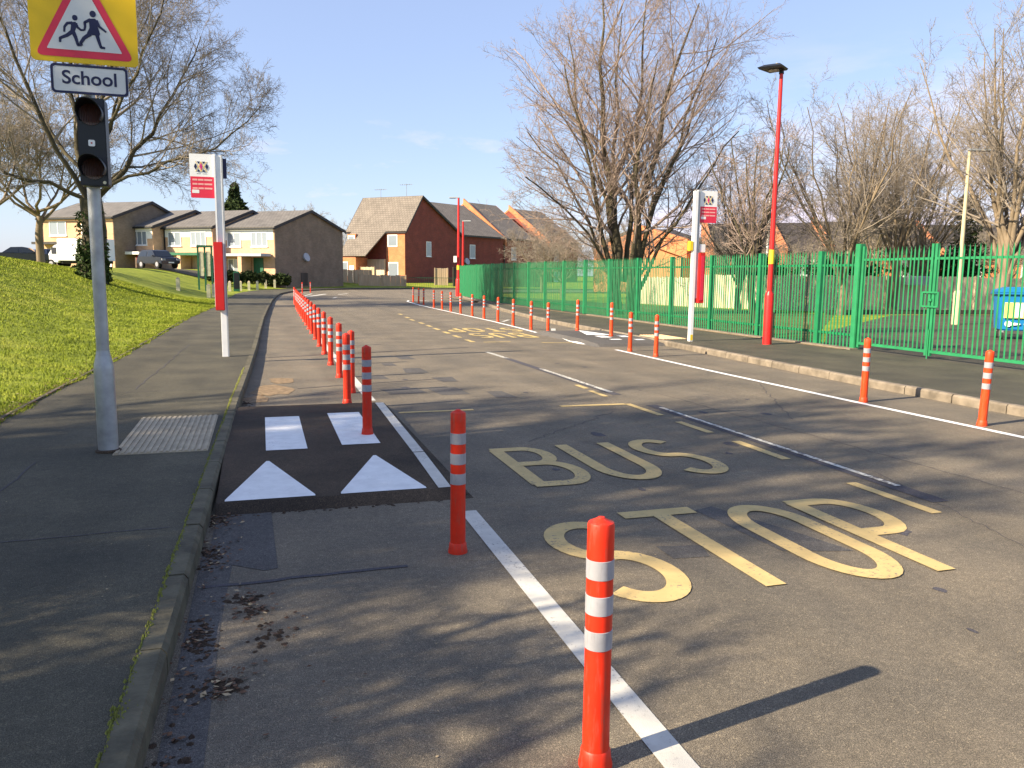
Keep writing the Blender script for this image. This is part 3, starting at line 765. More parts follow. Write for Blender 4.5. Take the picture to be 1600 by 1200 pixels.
# big spreading tree on the grass bank, ivy at its foot
P1 = dict(DEF, n=(18, 11, 9, 6), up=(0, .30, .22, .15, .05, 0), rmin=.0058, wig=.30, len=(.55, .55, .5, .45))
tr = Tree(21); Z = Vector
limb(tr, [(0, 0, -.3), (0, 0, 1.2), (.05, 0, 3.1)], .50, .40, dict(P1, n=(0,)), t0=1, K=4)
for pts, r0_ in (([(.05, 0, 2.0), (.9, .2, 3.0), (2.1, .4, 4.8), (3.3, .8, 7.2), (4.2, 1, 9.2)], .22),
                ([(.05, 0, 2.0), (.3, -.6, 3.6), (.9, -1.2, 6), (1.4, -1.6, 9), (1.6, -1.6, 11.6)], .24),
                ([(0, 0, 2.0), (-.3, .4, 4), (-.5, .7, 7), (-.6, 1.0, 10), (-.4, 1, 12.6)], .26),
                ([(0, 0, 2.1), (-.6, -.3, 3.6), (-1.6, -.6, 6), (-2.4, -.9, 9), (-3.0, -1.2, 11.4)], .2),
                ([(0, 0, 2.2), (-1.0, -.2, 2.7), (-2.4, -.5, 3.0), (-3.6, -1, 4.2), (-4.6, -1.4, 6.0)], .17),
                ([(.1, 0, 2.3), (1.4, -.6, 3.2), (3.2, -1.0, 3.8), (4.8, -1.4, 4.5), (6.4, -1.6, 6.2)], .14),
                ([(.1, 0, 2.6), (1.2, .8, 3.6), (2.8, 1.6, 4.2), (4.4, 2, 4.0)], .11),
                ([(0, 0, 2.8), (-1.2, 1.0, 5), (-3.0, 2.0, 7.4), (-4.6, 2.4, 9.2)], .16),
                ([(0.5, -.6, 4.2), (1.8, -1.6, 6.4), (3.0, -2.2, 8.8), (3.6, -2.4, 10.6)], .13),
                ([(.2, .2, 3.5), (.9, .6, 6), (1.9, 1.4, 9), (2.6, 1.8, 11)], .14)):
    pts = [(p_[0], p_[1], p_[2] + .85 * max(.55, 1 - max(0, p_[2] - 2) / 9)) for p_ in pts]
    limb(tr, pts, r0_ * .52, .016, P1)
T1 = tree('bare_tree', 'big spreading bare tree with ivy on its trunk, growing on the left grass bank', (-6.2, 35, ground(-6.2, 35)), tr, 'bare trees on the left', 'bark_dark', 'twig_olive')
iv = MB(); random.seed(5)
for i in range(2600):
    a = random.uniform(0, 6.28); z = random.uniform(-.1, 1) ** 2 * 2.6 if random.random() < .6 else random.uniform(0, 1.4)
    z = abs(z); r_ = .50 - .05 * z + random.gauss(.03, .05); s = random.uniform(.04, .08)
    x, y = r_ * math.cos(a), r_ * math.sin(a)
    iv.add([(x + random.gauss(0, s), y + random.gauss(0, s), z + random.gauss(0, s)) for _ in range(3)], [(0, 1, 2)])
iv.build('ivy', 'ivy_leaf', T1)

# smaller trees further left
P2 = dict(DEF, n=(12, 9, 8, 5), up=(0, .15, .15, .1, .05, 0), rmin=.009, len=(.6, .55, .5, .45))
tr = Tree(31)
limb(tr, [(0, 0, -.3), (.02, 0, 1.4), (.1, 0, 2.4)], .2, .15, dict(P2, n=(0,)), t0=1, K=4)
for k in range(7):
    a = k * .95 + .3; s_ = 1 + .2 * math.sin(k * 2.1)
    limb(tr, [(0.05, 0, 2.0 + .1 * k), (1.0 * math.cos(a), 1.0 * math.sin(a), 3.0), (2.2 * s_ * math.cos(a), 2.2 * s_ * math.sin(a), 4.4 + .3 * (k % 3)), (3.2 * s_ * math.cos(a + .2), 3.2 * s_ * math.sin(a + .2), 6.4 + .5 * (k % 3))], .075, .016, P2)
T2 = tree('bare_tree', 'smaller bare tree on the grass bank between the big tree and the photo edge', (-10.25, 45, ground(-10.25, 45)), tr, 'bare trees on the left', 'bark', 'twig_olive')
T3 = copy_tree(T2); T3.location = (-12.25, 44, ground(-12.25, 44)); T3.rotation_euler.z = 2.1; T3['label'] = 'bare tree leaning in at the far left edge of the photo'

# big multi-stemmed tree behind the green fence
P3 = dict(DEF, n=(15, 9, 7, 4), up=(0, .32, .25, .15, .05, 0), rmin=.0055, wig=.24, len=(.54, .52, .5, .45), ang=(.80, .70, .75, .8))
tr = Tree(8)
for pts, r0_ in (([(-.25, 0, -.2), (-.3, 0, 1.8), (-.5, 0, 3.6), (-1.0, .1, 5.8), (-1.15, 0, 8.4), (-1.2, 0, 11.2)], .23),
                ([(.25, 0, -.2), (.3, 0, 1.8), (.55, 0, 4.2), (1.0, -.1, 6.4), (1.8, -.2, 8.8), (2.4, -.3, 11.0)], .22),
                ([(.3, .2, 0), (.7, .3, 2.2), (1.5, .6, 4.2), (2.6, .8, 6.6), (3.4, .9, 8.6)], .13),
                ([(-.3, -.1, 0), (-.9, -.2, 2.6), (-1.5, -.4, 4.6), (-2.2, -.6, 6.6), (-2.8, -.7, 8.4)], .13),
                ([(-.1, .3, 0), (-.1, .8, 3), (0, 1.2, 6), (.2, 1.5, 9), (.3, 1.6, 11)], .15),
                ([(0, -.3, 0), (.0, -.8, 3), (-.2, -1.3, 6), (.2, -1.6, 8.6)], .14),
                ([(-.3, 0, .6), (-1.1, .2, 2.8), (-2.3, .5, 4.9), (-3.6, .7, 6.4)], .09),
                ([(.4, 0, .6), (1.3, -.3, 2.8), (2.6, -.7, 4.8), (3.8, -1.0, 6.6)], .09),
                ([(-.3, 0, .9), (-1.5, -.4, 2.7), (-3.0, -.9, 3.9), (-4.3, -1.3, 4.6)], .07),
                ([(-.2, 0, 1.2), (-.7, .3, 4), (-1.8, .5, 7.2), (-2.2, .6, 9.8)], .11),
                ([(.2, 0, 1.2), (.9, -.3, 4), (2.2, -.5, 7.4), (3.0, -.6, 9.8)], .11),
                ([(0, 0, 1.2), (.2, .1, 4), (.4, .3, 7.5), (.7, .4, 11.4)], .12),
                ([(.3, 0, .8), (1.4, .5, 2.4), (2.4, 1.0, 3.6), (3.4, 1.4, 4.8)], .06)):
    limb(tr, pts, r0_ * .85, .02, P3, t0=.25 if pts[-1][2] > 8 else .15)
T4 = tree('bare_tree', 'tallest bare tree with several stems behind the green fence', (12.7, 27.2, 0.03), tr, 'bare trees behind the green fence', 'bark_dark', 'twig')

# vase shaped trees on the right
def vase(seed, h, spread, stems=7, trunk=1.6, r=.17, P=None):
    tr = Tree(seed); P = P or dict(DEF, n=(12, 8, 6, 4), up=(.3, .28, .22, .15, .1, .05), rmin=.0056, wig=.22, len=(.42, .5, .5, .45), ang=(.72, .75, .8, .8))
    limb(tr, [(0, 0, -.3), (.03, 0, trunk * .5), (0, .02, trunk)], r, r * .85, dict(P, n=(0,)), t0=1, K=4)
    for k in range(stems):
        a = k * 2.4 + seed; q = (.25 + .75 * ((k * 0.37) % 1)) * spread
        limb(tr, [(0, 0, trunk * (.75 + .25 * ((k * .61) % 1))), (.3 * q * math.cos(a), .3 * q * math.sin(a), trunk + h * .22), (.7 * q * math.cos(a + .1), .7 * q * math.sin(a + .1), trunk + (h - trunk) * .55), (q * math.cos(a + .15), q * math.sin(a + .15), h * (.86 + .14 * ((k * .43) % 1)))], r * .36, .012, P, t0=.15)
    return tr
V1 = tree('bare_tree', 'small bare tree just behind the green fence between bus stop and red lamp post', (11.25, 17.0, 0.03), vase(3, 4.9, 1.3, 7, 1.5, .10, dict(DEF, n=(10, 7, 6, 4), up=(.3, .35, .3, .2, .1, .1), rmin=.005, wig=.28, len=(.42, .5, .5, .45), ang=(.7, .7, .7, .7))), 'bare trees behind the green fence', 'bark_dark', 'twig')
V2 = tree('bare_tree', 'bare tree with upswept branches just right of the red lamp post', (21.2, 26, 0.03), vase(4, 8.2, 3.9, 12, 1.3, .17), 'bare trees behind the green fence', 'bark', 'twig_olive')
V3 = tree('bare_tree', 'bare upswept tree rising behind the closed green gate', (25.0, 27.5, 0.03), vase(9, 8.8, 3.7, 11, 2.2, .17), 'bare trees behind the green fence', 'bark', 'twig_olive')
V4 = tree('bare_tree', 'tall pollarded bare tree with warm lit trunk at the right edge, beside the blue bin', (22.4, 20.0, 0.03), vase(14, 9.3, 3.3, 12, 1.6, .24), 'bare trees behind the green fence', 'bark', 'twig_olive')
for (x, y, s_, rz_, lb_) in ((30.5, 24, 1.0, 1.2, 'bare tree partly cut off by the right edge of the photo'), (28.0, 29.5, 1.02, 2.2, 'bare tree filling the gap behind the beige lamp post'),
                         (18.6, 29, .80, 4.0, 'bare tree behind the small tree, left of the red lamp post'), (33, 38, 1.05, .7, 'bare tree farthest back over the brick houses')):
    c = copy_tree(V2 if s_ != 1.0 else V3); c.location = (x, y, .03); c.scale = (s_,) * 3; c.rotation_euler.z = rz_; c['label'] = lb_
# trees in front of and behind the far houses
for (x, y, s_, rz_, lb_) in ((17.3, 46, .55, .3, 'low bare tree over the fence in front of the red brick houses'), (20.5, 45, .6, 1.9, 'low bare tree beside the big tree, against the brick houses'),
                         (21.6, 62, .75, 2.9, 'scrubby bare tree hiding the stepped red brick houses')):
    c = copy_tree(T2); c.location = (x, y, -.3); c.scale = (s_,) * 3; c.rotation_euler.z = rz_; c['label'] = lb_; c['group'] = 'low bare trees in front of the brick houses'
for (x, y, s_, rz_, lb_) in ((26.5, 42, .6, .9, 'low bushy bare tree in front of the orange brick gable'), (31, 41, .55, 2.9, 'low bushy bare tree in front of the dark roofed house by the lamp'), (36, 40, .6, 4.4, 'low bushy bare tree before the dark roofs on the right'), (40.5, 36, .7, 5.4, 'low bushy bare tree near the right edge before the dark roofs')):
    c = copy_tree(T2); c.location = (x, y, -.6); c.scale = (s_,) * 3; c.rotation_euler.z = rz_; c['label'] = lb_; c['group'] = 'low bare trees in front of the dark roofed houses'
for (x, y, s_, rz_, lb_) in ((2.9, 128, 1.9, .3, 'round purplish bare tree behind the left terrace roofs'), (14.5, 150, 1.5, 1.3, 'bare tree in the gap between terrace and red house'), (17.2, 155, 1.9, 3.3, 'bare tree rising behind the left edge of the red house roof')):
    c = copy_tree(T2); c.location = (x, y, -4.2); c.scale = (s_,) * 3; c.rotation_euler.z = rz_; c['label'] = lb_; c['group'] = 'bare trees on the skyline'

# trees out of frame on the left, whose branches shade the foreground
P5 = dict(DEF, n=(13, 9, 6, 3), up=(0, .1, .12, .1, .05, 0), rmin=.014, wig=.32, len=(.40, .5, .5, .5), maxlev=3, rr=.66)
tr = Tree(77)
limb(tr, [(0, 0, -.4), (0, 0, 1.2), (.05, 0, 2.4)], .34, .28, dict(P5, n=(0,)), t0=1, K=4)
for k in range(12):
    a = k * 2.4; q = 1.6 + 1.9 * ((k * .37) % 1); hh = 7.0 - .3 * q + .9 * ((k * .53) % 1)
    limb(tr, [(0, 0, 1.9 + .08 * k), (.3 * q * math.cos(a), .3 * q * math.sin(a), 3.2), (.75 * q * math.cos(a), .75 * q * math.sin(a), 5.0), (q * math.cos(a + .2), q * math.sin(a + .2), hh)], .13, .04, P5)
S1 = tree('bare_tree', 'bare tree out of frame on the left whose shadow falls over the near pavement', (-14.0, 4.2, ground(-14.0, 4.2)), tr, 'bare trees shading the foreground', 'bark', 'twig_olive')
S1.location = (-13, 2.9, ground(-13, 2.9)); S1.scale = (.74, .74, 1.35)
for (x, y, s_, rz_, lb_) in ((-16.5, 3.4, 1.5, 1.2, 'bare tree out of frame on the left whose shadow falls over the road lettering'), (-6.4, 0.7, .46, 0.7, 'small bare tree out of frame on the left whose shadow falls on the nearest path'), (-5.1, 2.2, .44, 2.7, 'small bare tree out of frame on the left whose shadow falls over the near gutter'), (-9.3, 3.4, 1.0, 4.1, 'bare tree out of frame on the left whose shadow falls over the raised crossing')):
    c = copy_tree(S1); c.location = (x, y, ground(x, y)); c.scale = (s_ * (.58 if s_ > .8 else 1.0), s_ * (.58 if s_ > .8 else 1.0), s_); c.rotation_euler.z = rz_; c['label'] = lb_

# conifer behind the terrace, dark evergreen by the beige lamp post
def evergreen(name, label, loc, h, r, n, conic=True, seed=1, cat='tree', group=None, trunk=True, leafs=.12):
    rg = np.random.default_rng(seed)
    t_ = rg.random(n) ** (.75 if conic else 1.0)
    z = h * (.08 + .92 * (1 - (1 - t_) ** 1.0))
    prof = (1 - z / h) if conic else np.sqrt(np.clip(1 - (2 * z / h - 1) ** 2, 0, 1)) * .9 + .1
    lob = 1 + .28 * np.sin(z * 9 / h * 3) + .2 * rg.normal(0, 1, n)
    a = rg.random(n) * 6.28; rr = r * prof * np.sqrt(rg.random(n)) * lob
    c_ = np.stack([rr * np.cos(a), rr * np.sin(a), z], 1)
    V_ = c_[:, None] + rg.normal(0, leafs, (n, 3, 3))
    root = thing(name, label, cat, loc, 0, group)
    me = fastmesh('crown', V_.reshape(-1, 3), np.arange(n * 3).reshape(-1, 3), 3, 'foliage')
    o_ = bpy.data.objects.new('crown', me); COL.objects.link(o_); o_.parent = root
    if trunk: MB().tube((0, 0, -.5), (0, 0, h * .8), r * .09, .02, 7).build('trunk', 'bark_dark', root, smooth=40)
    return root
evergreen('conifer_tree', 'dark pointed conifer behind the terrace roofs', (-2.6, 100, .6), 10.6, 4.2, 9000, True, 2, leafs=.2)
evergreen('evergreen_tree', 'dark evergreen behind the beige lamp post', (31.3, 30.2, 0), 5.3, .7, 3200, False, 4, leafs=.07)
for i, (x, y, h_, r_, lb_) in enumerate(((25.4, 31.2, 2.4, 1.8, 'dark shrub behind the grey board fence beside the gate'), (30.5, 30.5, 2.5, 1.9, 'dark shrub behind the board fence at the right edge'), (22.4, 33.5, 2.4, 1.6, 'dark shrub behind the board fence left of the gate'))):
    evergreen('evergreen_shrub', lb_, (x, y, 0), h_, r_, 4500, False, 20 + i, 'shrub', 'dark shrubs behind the board fence', leafs=.08)

# ------------------------------------------------------------ bollards
def make_bollard(mat):
    root = thing('bollard', 'x', 'bollard')
    MB().lathe([(.051, 0), (.051, .010), (.047, .028), (.045, .052), (.0405, .058), (.0395, .30), (.0395, .70), (.0395, .741), (.037, .748), (.012, .760), (.010, .763)], 24).build('post', mat, root, smooth=35)
    for z in (.372, .478, .584):
        MB().lathe([(.0397, z), (.0411, z + .001), (.0411, z + .056), (.0397, z + .057)], 24).build('reflective_band', 'reflective', root, smooth=35)
    return root
bp = make_bollard('red_plastic'); bo = make_bollard('red_plastic_sunlit')  # right row uses the sunlit copy of the red plastic
random.seed(9)
LB = [(.915, 2.07), (.95, 4.0), (.83, 6.83), (.85, 8.72), (1.02, 9.9), (1.01, 11.4), (1.02, 13.0), (1.05, 14.75), (1.07, 16.35), (1.10, 18.1), (1.12, 19.8)]
y = 19.8
while y < 39: y += 1.62; LB.append((1.12 + (y - 19.8) * .0145 + max(0, y - 32) * .01, y))
notes = {0: 'beside the white line', 1: 'before the black crossing', 2: 'on the black crossing', 3: 'at the crossing far edge'}
for i, (x, y) in enumerate(LB):
    c = bp if i == 0 else copy_tree(bp)
    c.location = (x, y, hz(y, 4.98, 9.0) - .002 if y < 9 else 0)
    c.rotation_euler = (random.gauss(0, .007), random.gauss(0, .007) + (.012 if i == 0 else 0), random.random() * 6)
    c['label'] = '%s red and white bollard of the left row, %s' % (ORD[i], notes.get(i, 'counted away from the camera'))
    c['group'] = 'bollards of the left cycle lane'
for i, (x, y) in enumerate(((2.72, 58.0), (3.4, 60.3))):
    c = copy_tree(bp); c.location = (x, y, 0); c['group'] = 'bollards of the left cycle lane'
    c['label'] = ['lone red bollard at the far bend, left of the last one', 'last red bollard at the far bend beyond the left row'][i]
RB = [(6.88, 6.25), (6.79, 7.83), (6.84, 13.25), (6.80, 14.26), (7.58, 16.9), (7.51, 18.8), (6.93, 19.35), (6.86, 20.5), (6.86, 22.1), (6.94, 23.96), (6.97, 25.7), (6.98, 27.3), (6.95, 28.9), (6.95, 30.5), (7.02, 32.4), (7.05, 34.2), (7.3, 37.8), (7.36, 39.4), (7.42, 41.2)]
notes = {0: 'below the green gate', 1: 'below the gate post', 4: 'on the raised crossing', 5: 'behind the raised crossing'}
for i, (x, y) in enumerate(RB):
    c = bo if i == 0 else copy_tree(bo)
    c.location = (x, y, hz(y, 15.25, 19.25) if x > 7.2 and y < 19.3 else 0)
    c.rotation_euler = (random.gauss(0, .006), random.gauss(0, .006), random.random() * 6)
    c['label'] = '%s red and white bollard of the right row coloured sunlit orange, %s' % (ORD[i], notes.get(i, 'counted away from the camera'))
    c['group'] = 'bollards of the right cycle lane'

# ------------------------------------------------------------ school warning lights
def text_obj(s, size, name, mat, parent, loc, rot, ext=.001, bold=0.0, sx=1.0):
    cu = bpy.data.curves.new(name, 'FONT'); cu.body = s; cu.size = size; cu.extrude = ext; cu.offset = bold
    cu.align_x = 'CENTER'; cu.align_y = 'CENTER'
    to = bpy.data.objects.new(name, cu); COL.objects.link(to)
    bpy.context.view_layer.update()
    me = bpy.data.meshes.new_from_object(to.evaluated_get(bpy.context.evaluated_depsgraph_get()))
    bpy.data.objects.remove(to)
    me.materials.clear(); me.materials.append(MAT[mat])
    o_ = bpy.data.objects.new(name, me); COL.objects.link(o_); o_.parent = parent
    o_.location = loc; o_.rotation_euler = rot; o_.scale = (sx, 1, 1)
    return o_
def rrect(x0, x1, z0, z1, r, n=5):
    out = []
    for cx, cz, a0 in ((x1 - r, z0 + r, -90), (x1 - r, z1 - r, 0), (x0 + r, z1 - r, 90), (x0 + r, z0 + r, 180)):
        out += [(cx + r * math.cos(R(a0 + 90 * i / n)), cz + r * math.sin(R(a0 + 90 * i / n))) for i in range(n + 1)]
    return out
def rpoly(pts, r, n=5):
    out = []
    for i in range(len(pts)):
        p, a, b = Vector(pts[i]), Vector(pts[i - 1]), Vector(pts[(i + 1) % len(pts)])
        u1, u2 = (a - p).normalized(), (b - p).normalized(); k = r / math.tan(u1.angle(u2) / 2)
        p1, p2 = p + u1 * k, p + u2 * k
        for j in range(n + 1):
            t = j / n; q = p1 * (1 - t) ** 2 + p * 2 * t * (1 - t) + p2 * t * t; out.append((q.x, q.y))
    return out
SP = thing('school_warning_sign', 'tall grey signal post with school warning sign, School plate and twin lamps', 'road sign', (-1.13, 6.58, 0.1))
MB().lathe([(.070, -.05), (.070, .60), (.066, .66), (.048, .74), (.046, .76)], 24).build('pole_base', 'galvanised', SP, smooth=40)
MB().lathe([(.0445, .74), (.0445, 3.5)], 20).build('pole', 'galvanised', SP, smooth=40)
MB().lathe([(.090, -.01), (.090, .012), (.072, .02)], 20).build('collar', 'asphalt_new', SP, smooth=40)
# signboard (local x from -0.02 centre, z over pavement)
sx, sz = 0.02 + .018, 2.80
SB = MB().prism_y(rrect(-.335 + sx - .02, .335 + sx - .02, sz - .04, sz + .72, .035), -.135, -.125).build('warning_board', 'yellow_sign', SP)
tri_o = [(-.31, -.005), (.31, -.005), (0, .60)]; tri_i = [(-.235, .043), (.235, .043), (0, .50)]
MB().prism_y([(x + sx - .02, z + sz) for x, z in rpoly(tri_o, .034)], -.1375, -.1355).build('red_triangle', 'red_sign', SB)
MB().prism_y([(x + sx - .02, z + sz) for x, z in rpoly(tri_i, .006)], -.1395, -.138).build('white_triangle', 'sign_white', SB)
def stroke_poly(mb, pts, w0, w1, y0, y1):
    n = len(pts)
    for i in range(n - 1):
        a, b = Vector(pts[i]), Vector(pts[i + 1]); d = (b - a).normalized(); nn = Vector((-d.y, d.x))
        wa = w0 + (w1 - w0) * i / (n - 1); wb = w0 + (w1 - w0) * (i + 1) / (n - 1)
        mb.prism_y([tuple(a - nn * wa), tuple(b - nn * wb), tuple(b + nn * wb), tuple(a + nn * wa)], y0, y1)
        if i: mb.prism_y([(a.x + wa * math.cos(k * 1.05), a.y + wa * math.sin(k * 1.05)) for k in range(6)], y0 + .0003, y1)
def disc(mb, c, r, y0, y1, n=18, sy=1.1): mb.prism_y([(c[0] + r * math.cos(6.2832 * k / n), c[1] + r * sy * math.sin(6.2832 * k / n)) for k in range(n)], y0, y1)
kid = MB(); dx, dz = sx - .02 - .017, sz
T_ = lambda l: [(x + dx, z + dz) for x, z in l]
y0_, y1_ = -.1412, -.1400
disc(kid, T_([(-.034, .255)])[0], .017, y0_, y1_); disc(kid, T_([(.078, .29)])[0], .020, y0_, y1_)
kid.prism_y(T_([(-.048, .226), (-.031, .230), (-.022, .207), (-.036, .172), (-.040, .158), (-.051, .151), (-.063, .158), (-.067, .164), (-.060, .203), (-.062, .221)]), y0_ - .0002, y1_)
stroke_poly(kid, T_([(-.050, .220), (-.082, .216), (-.101, .191), (-.104, .157)]), .010, .006, y0_, y1_)
stroke_poly(kid, T_([(-.030, .220), (-.020, .193), (0, .178), (.020, .180)]), .009, .006, y0_ - .0003, y1_)
stroke_poly(kid, T_([(-.056, .162), (-.088, .136), (-.131, .115), (-.133, .088)]), .013, .007, y0_ - .0005, y1_)
stroke_poly(kid, T_([(-.048, .160), (-.034, .122), (-.024, .078), (-.002, .079)]), .013, .007, y0_ - .0007, y1_)
kid.prism_y(T_([(.058, .258), (.092, .261), (.109, .242), (.105, .214), (.118, .162), (.112, .150), (.041, .152), (.036, .162), (.054, .197), (.053, .231)]), y0_ - .0009, y1_)
stroke_poly(kid, T_([(.062, .252), (.026, .231), (.027, .204), (.021, .178)]), .010, .006, y0_ - .0011, y1_)
stroke_poly(kid, T_([(.098, .250), (.115, .211), (.157, .178)]), .010, .006, y0_ - .0013, y1_)
stroke_poly(kid, T_([(.058, .158), (.018, .129), (-.006, .093), (.0, .076)]), .013, .008, y0_ - .0015, y1_)
stroke_poly(kid, T_([(.098, .154), (.109, .109), (.119, .074), (.145, .072)]), .012, .007, y0_ - .0017, y1_)
kid.build('children_pictogram', 'navy', SB)
SL = MB().prism_y(rrect(-.222 + sx - .02, .262 + sx - .02, sz - .245, sz - .050, .028), -.135, -.126).build('school_plate', 'sign_white', SP)
bd = MB(); outer = rrect(-.222 + sx - .02, .262 + sx - .02, sz - .245, sz - .050, .028); inner = rrect(-.206 + sx - .02, .246 + sx - .02, sz - .229, sz - .066, .018)
n_ = len(outer)
for i in range(n_):
    j = (i + 1) % n_; bd.prism_y([outer[i], outer[j], inner[j], inner[i]], -.1372, -.1352)
bd.build('plate_border', 'navy', SL)
text_obj('School', .125, 'school_lettering', 'navy', SL, (.020 + sx - .02, -.1362, sz - .142), (R(90), 0, 0), .001, .0022, 1.03)
HD = MB().prism_y(rrect(-.062, .118, sz - .862, sz - .262, .018), -.12, .02).build('signal_head', 'black_case', SP, bevel=.006)
HD.location = (.0 - .0, 0, 0)
for z in (sz - .375, sz - .745):
    lens = MB(); disc(lens, (.028, z), .074, -.128, -.119, 28, 1.0); lens.build('lamp_lens', 'lens_amber', HD)
    vb = MB(); N_ = 28
    for k in range(N_):
        a0, a1 = R(-35 + 250 * k / N_), R(-35 + 250 * (k + 1) / N_)
        def ln(a): return .06 + .11 * max(0, math.sin(a)) + .02
        P0 = [(.028 + r * math.cos(a0), z + r * math.sin(a0)) for r in (.078, .084)]; P1_ = [(.028 + r * math.cos(a1), z + r * math.sin(a1)) for r in (.078, .084)]
        l0, l1 = -.119 - ln(a0), -.119 - ln(a1)
        vb.add([(P0[0][0], -.119, P0[0][1]), (P0[1][0], -.119, P0[1][1]), (P1_[1][0], -.119, P1_[1][1]), (P1_[0][0], -.119, P1_[0][1]),
                (P0[0][0], l0, P0[0][1]), (P0[1][0], l0, P0[1][1]), (P1_[1][0], l1, P1_[1][1]), (P1_[0][0], l1, P1_[0][1])],
               [(0, 1, 5, 4), (1, 2, 6, 5), (2, 3, 7, 6), (3, 0, 4, 7), (4, 5, 6, 7), (0, 3, 2, 1)])
    vb.build('lamp_hood', 'black_case', HD, smooth=50)
MB().prism_y(rrect(.004, .046, sz - .592, sz - .548, .009), -.128, -.119).build('sensor_plate', 'white_enamel', HD)
q = MB(); disc(q, (.025, sz - .570), .006, -.130, -.127, 10, 1); q.build('sensor_dot', 'red_lamp', HD)
q = MB(); disc(q, (.094, sz - .838), .011, -.124, -.119, 14, 1); q.build('round_badge', 'panel_light', HD)
for z in (sz + .1, sz + .45, sz - .15):
    MB().box(-.06, .06, -.126, .05, z - .015, z + .015).build('bracket', 'galvanised', SP)

# ------------------------------------------------------------ bus stops
def logo(parent, cx, cz, s, y):
    f = lambda l: [(cx + a * s, cz + b * s) for a, b in l]
    g = MB()
    for xa in (-.5, .5):
        for q_ in (-1, 1):
            g.prism_y(f([(xa - .55 * q_ - .07, -1), (xa - .55 * q_ + .07, -1), (xa + .55 * q_ + .07, 1), (xa + .55 * q_ - .07, 1)]), y - .0008 * (q_ > 0) - .0016 * (xa > 0) - .001, y)
    g.build('emblem_lattice', 'gold', parent)
    for xa in (-1.08, 1.08): MB().prism_y(f([(xa, -.62), (xa + .27, 0), (xa, .62), (xa - .27, 0)]), y - .0045, y).build('emblem_diamond', 'navy', parent)
    for xa in (-.5, .5):
        for sg in (-1, 1): MB().prism_y(f([(xa - .27, sg * 1.0), (xa + .27, sg * 1.0), (xa, sg * .52)]), y - .005, y).build('emblem_triangle', 'navy', parent)
    MB().prism_y(f([(0, -.72), (.27, 0), (0, .72), (-.27, 0)]), y - .0055, y).build('emblem_centre', 'magenta', parent)
def bus_flag(root, x0, x1, z0, zm, z1, y):
    fl = MB().prism_y(rrect(x0, x1, zm, z1, .012), y - .012, y + .012).build('flag', 'white_enamel', root)
    rp = MB().prism_y(rrect(x0 + .006, x1 - .006, z0, zm, .012), y - .013, y + .013).build('route_panel', 'red_sign', fl)
    w_ = x1 - x0
    logo(fl, (x0 + x1) / 2 - .01, z1 - .19, w_ * .215, y - .0125)
    nb = MB()
    for i in range(2): nb.box(x0 + w_ * (.28 + .24 * i), x0 + w_ * (.44 + .26 * i), y - .0135, y - .0122, zm + .040, zm + .050)
    nb.build('flag_caption', 'grey_enamel', fl)
    hh = zm - z0; pk = MB()
    for k, (a, b) in enumerate(((.86, .12), (.66, .12), (.46, .12))):
        for j, (u, v_) in enumerate(((.1, .3), (.33, .55), (.58, .9))):
            pk.box(x0 + w_ * u, x0 + w_ * v_, y - .0145, y - .0131, z0 + hh * (a - .05), z0 + hh * (a + .03))
    pk.build('panel_text_lines', 'pale_pink', rp)
    MB().prism_y(rrect(x0 + w_ * .07, x0 + w_ * .36, z0 + hh * .22, z0 + hh * .38, .008), y - .0148, y - .0131).build('panel_tag', 'window_white', rp)
    return fl
LS = thing('bus_stop_post', 'white bus stop post with red timetable case on the left pavement', 'bus stop', (-.575, 13.66, 0.1), group='bus stop posts')
MB().box(-.045, .045, -.045, .045, -.05, 3.12).build('pole', 'white_enamel', LS, bevel=.006)
MB().box(.046, .060, -.050, .060, .0, 3.13).build('pole_shaded_side', 'grey_enamel', LS)  # grey strip paints the shade on the pole's right side
MB().box(-.07, -.046, -.06, .06, 1.76, 3.14).build('flag_bracket', 'white_enamel', LS)
tcs = MB().box(-.112, .022, -.15, -.0465, .74, 1.80).build('timetable_case', 'red_enamel', LS, bevel=.008)
MB().box(-.118, -.1125, -.14, -.06, .80, 1.74).build('timetable_sheet', 'window_white', tcs)
bus_flag(LS, -.42, -.065, 2.47, 2.79, 3.13, -.03)
MB().box(.0605, .115, -.02, .01, 2.78, 3.08).build('side_flag', 'navy', LS)
RS = thing('bus_stop_post', 'white bus stop post with red case in front of the green fence on the right', 'bus stop', (8.63, 15.18, 0.1), group='bus stop posts')
MB().box(-.045, .035, -.045, .045, -.05, 3.10).build('pole', 'white_enamel', RS, bevel=.006)
MB().box(.036, .085, -.035, .035, .9, 3.12).build('pole_shaded_side', 'grey_enamel', RS)  # shaded right side of the white pole, painted as a grey strip
MB().box(-.034, .024, -.048, -.046, .02, .14).build('pole_tag', 'yellow_band', RS)
bus_flag(RS, .095, .49, 2.46, 2.79, 3.11, 0.0)
tcs = MB().box(.09, .22, -.10, .12, .80, 1.84).build('timetable_case', 'red_enamel', RS, bevel=.008)
MB().box(.115, .19, -.106, -.101, .86, 1.78).build('case_rib', 'red_sign', tcs)
MB().box(-.13, -.046, -.05, .05, 1.88, 2.08).build('yellow_box', 'yellow_band', RS, bevel=.008)
MB().box(.12, .25, -.02, .0, 1.86, 2.02).build('small_notice', 'window_white', RS)

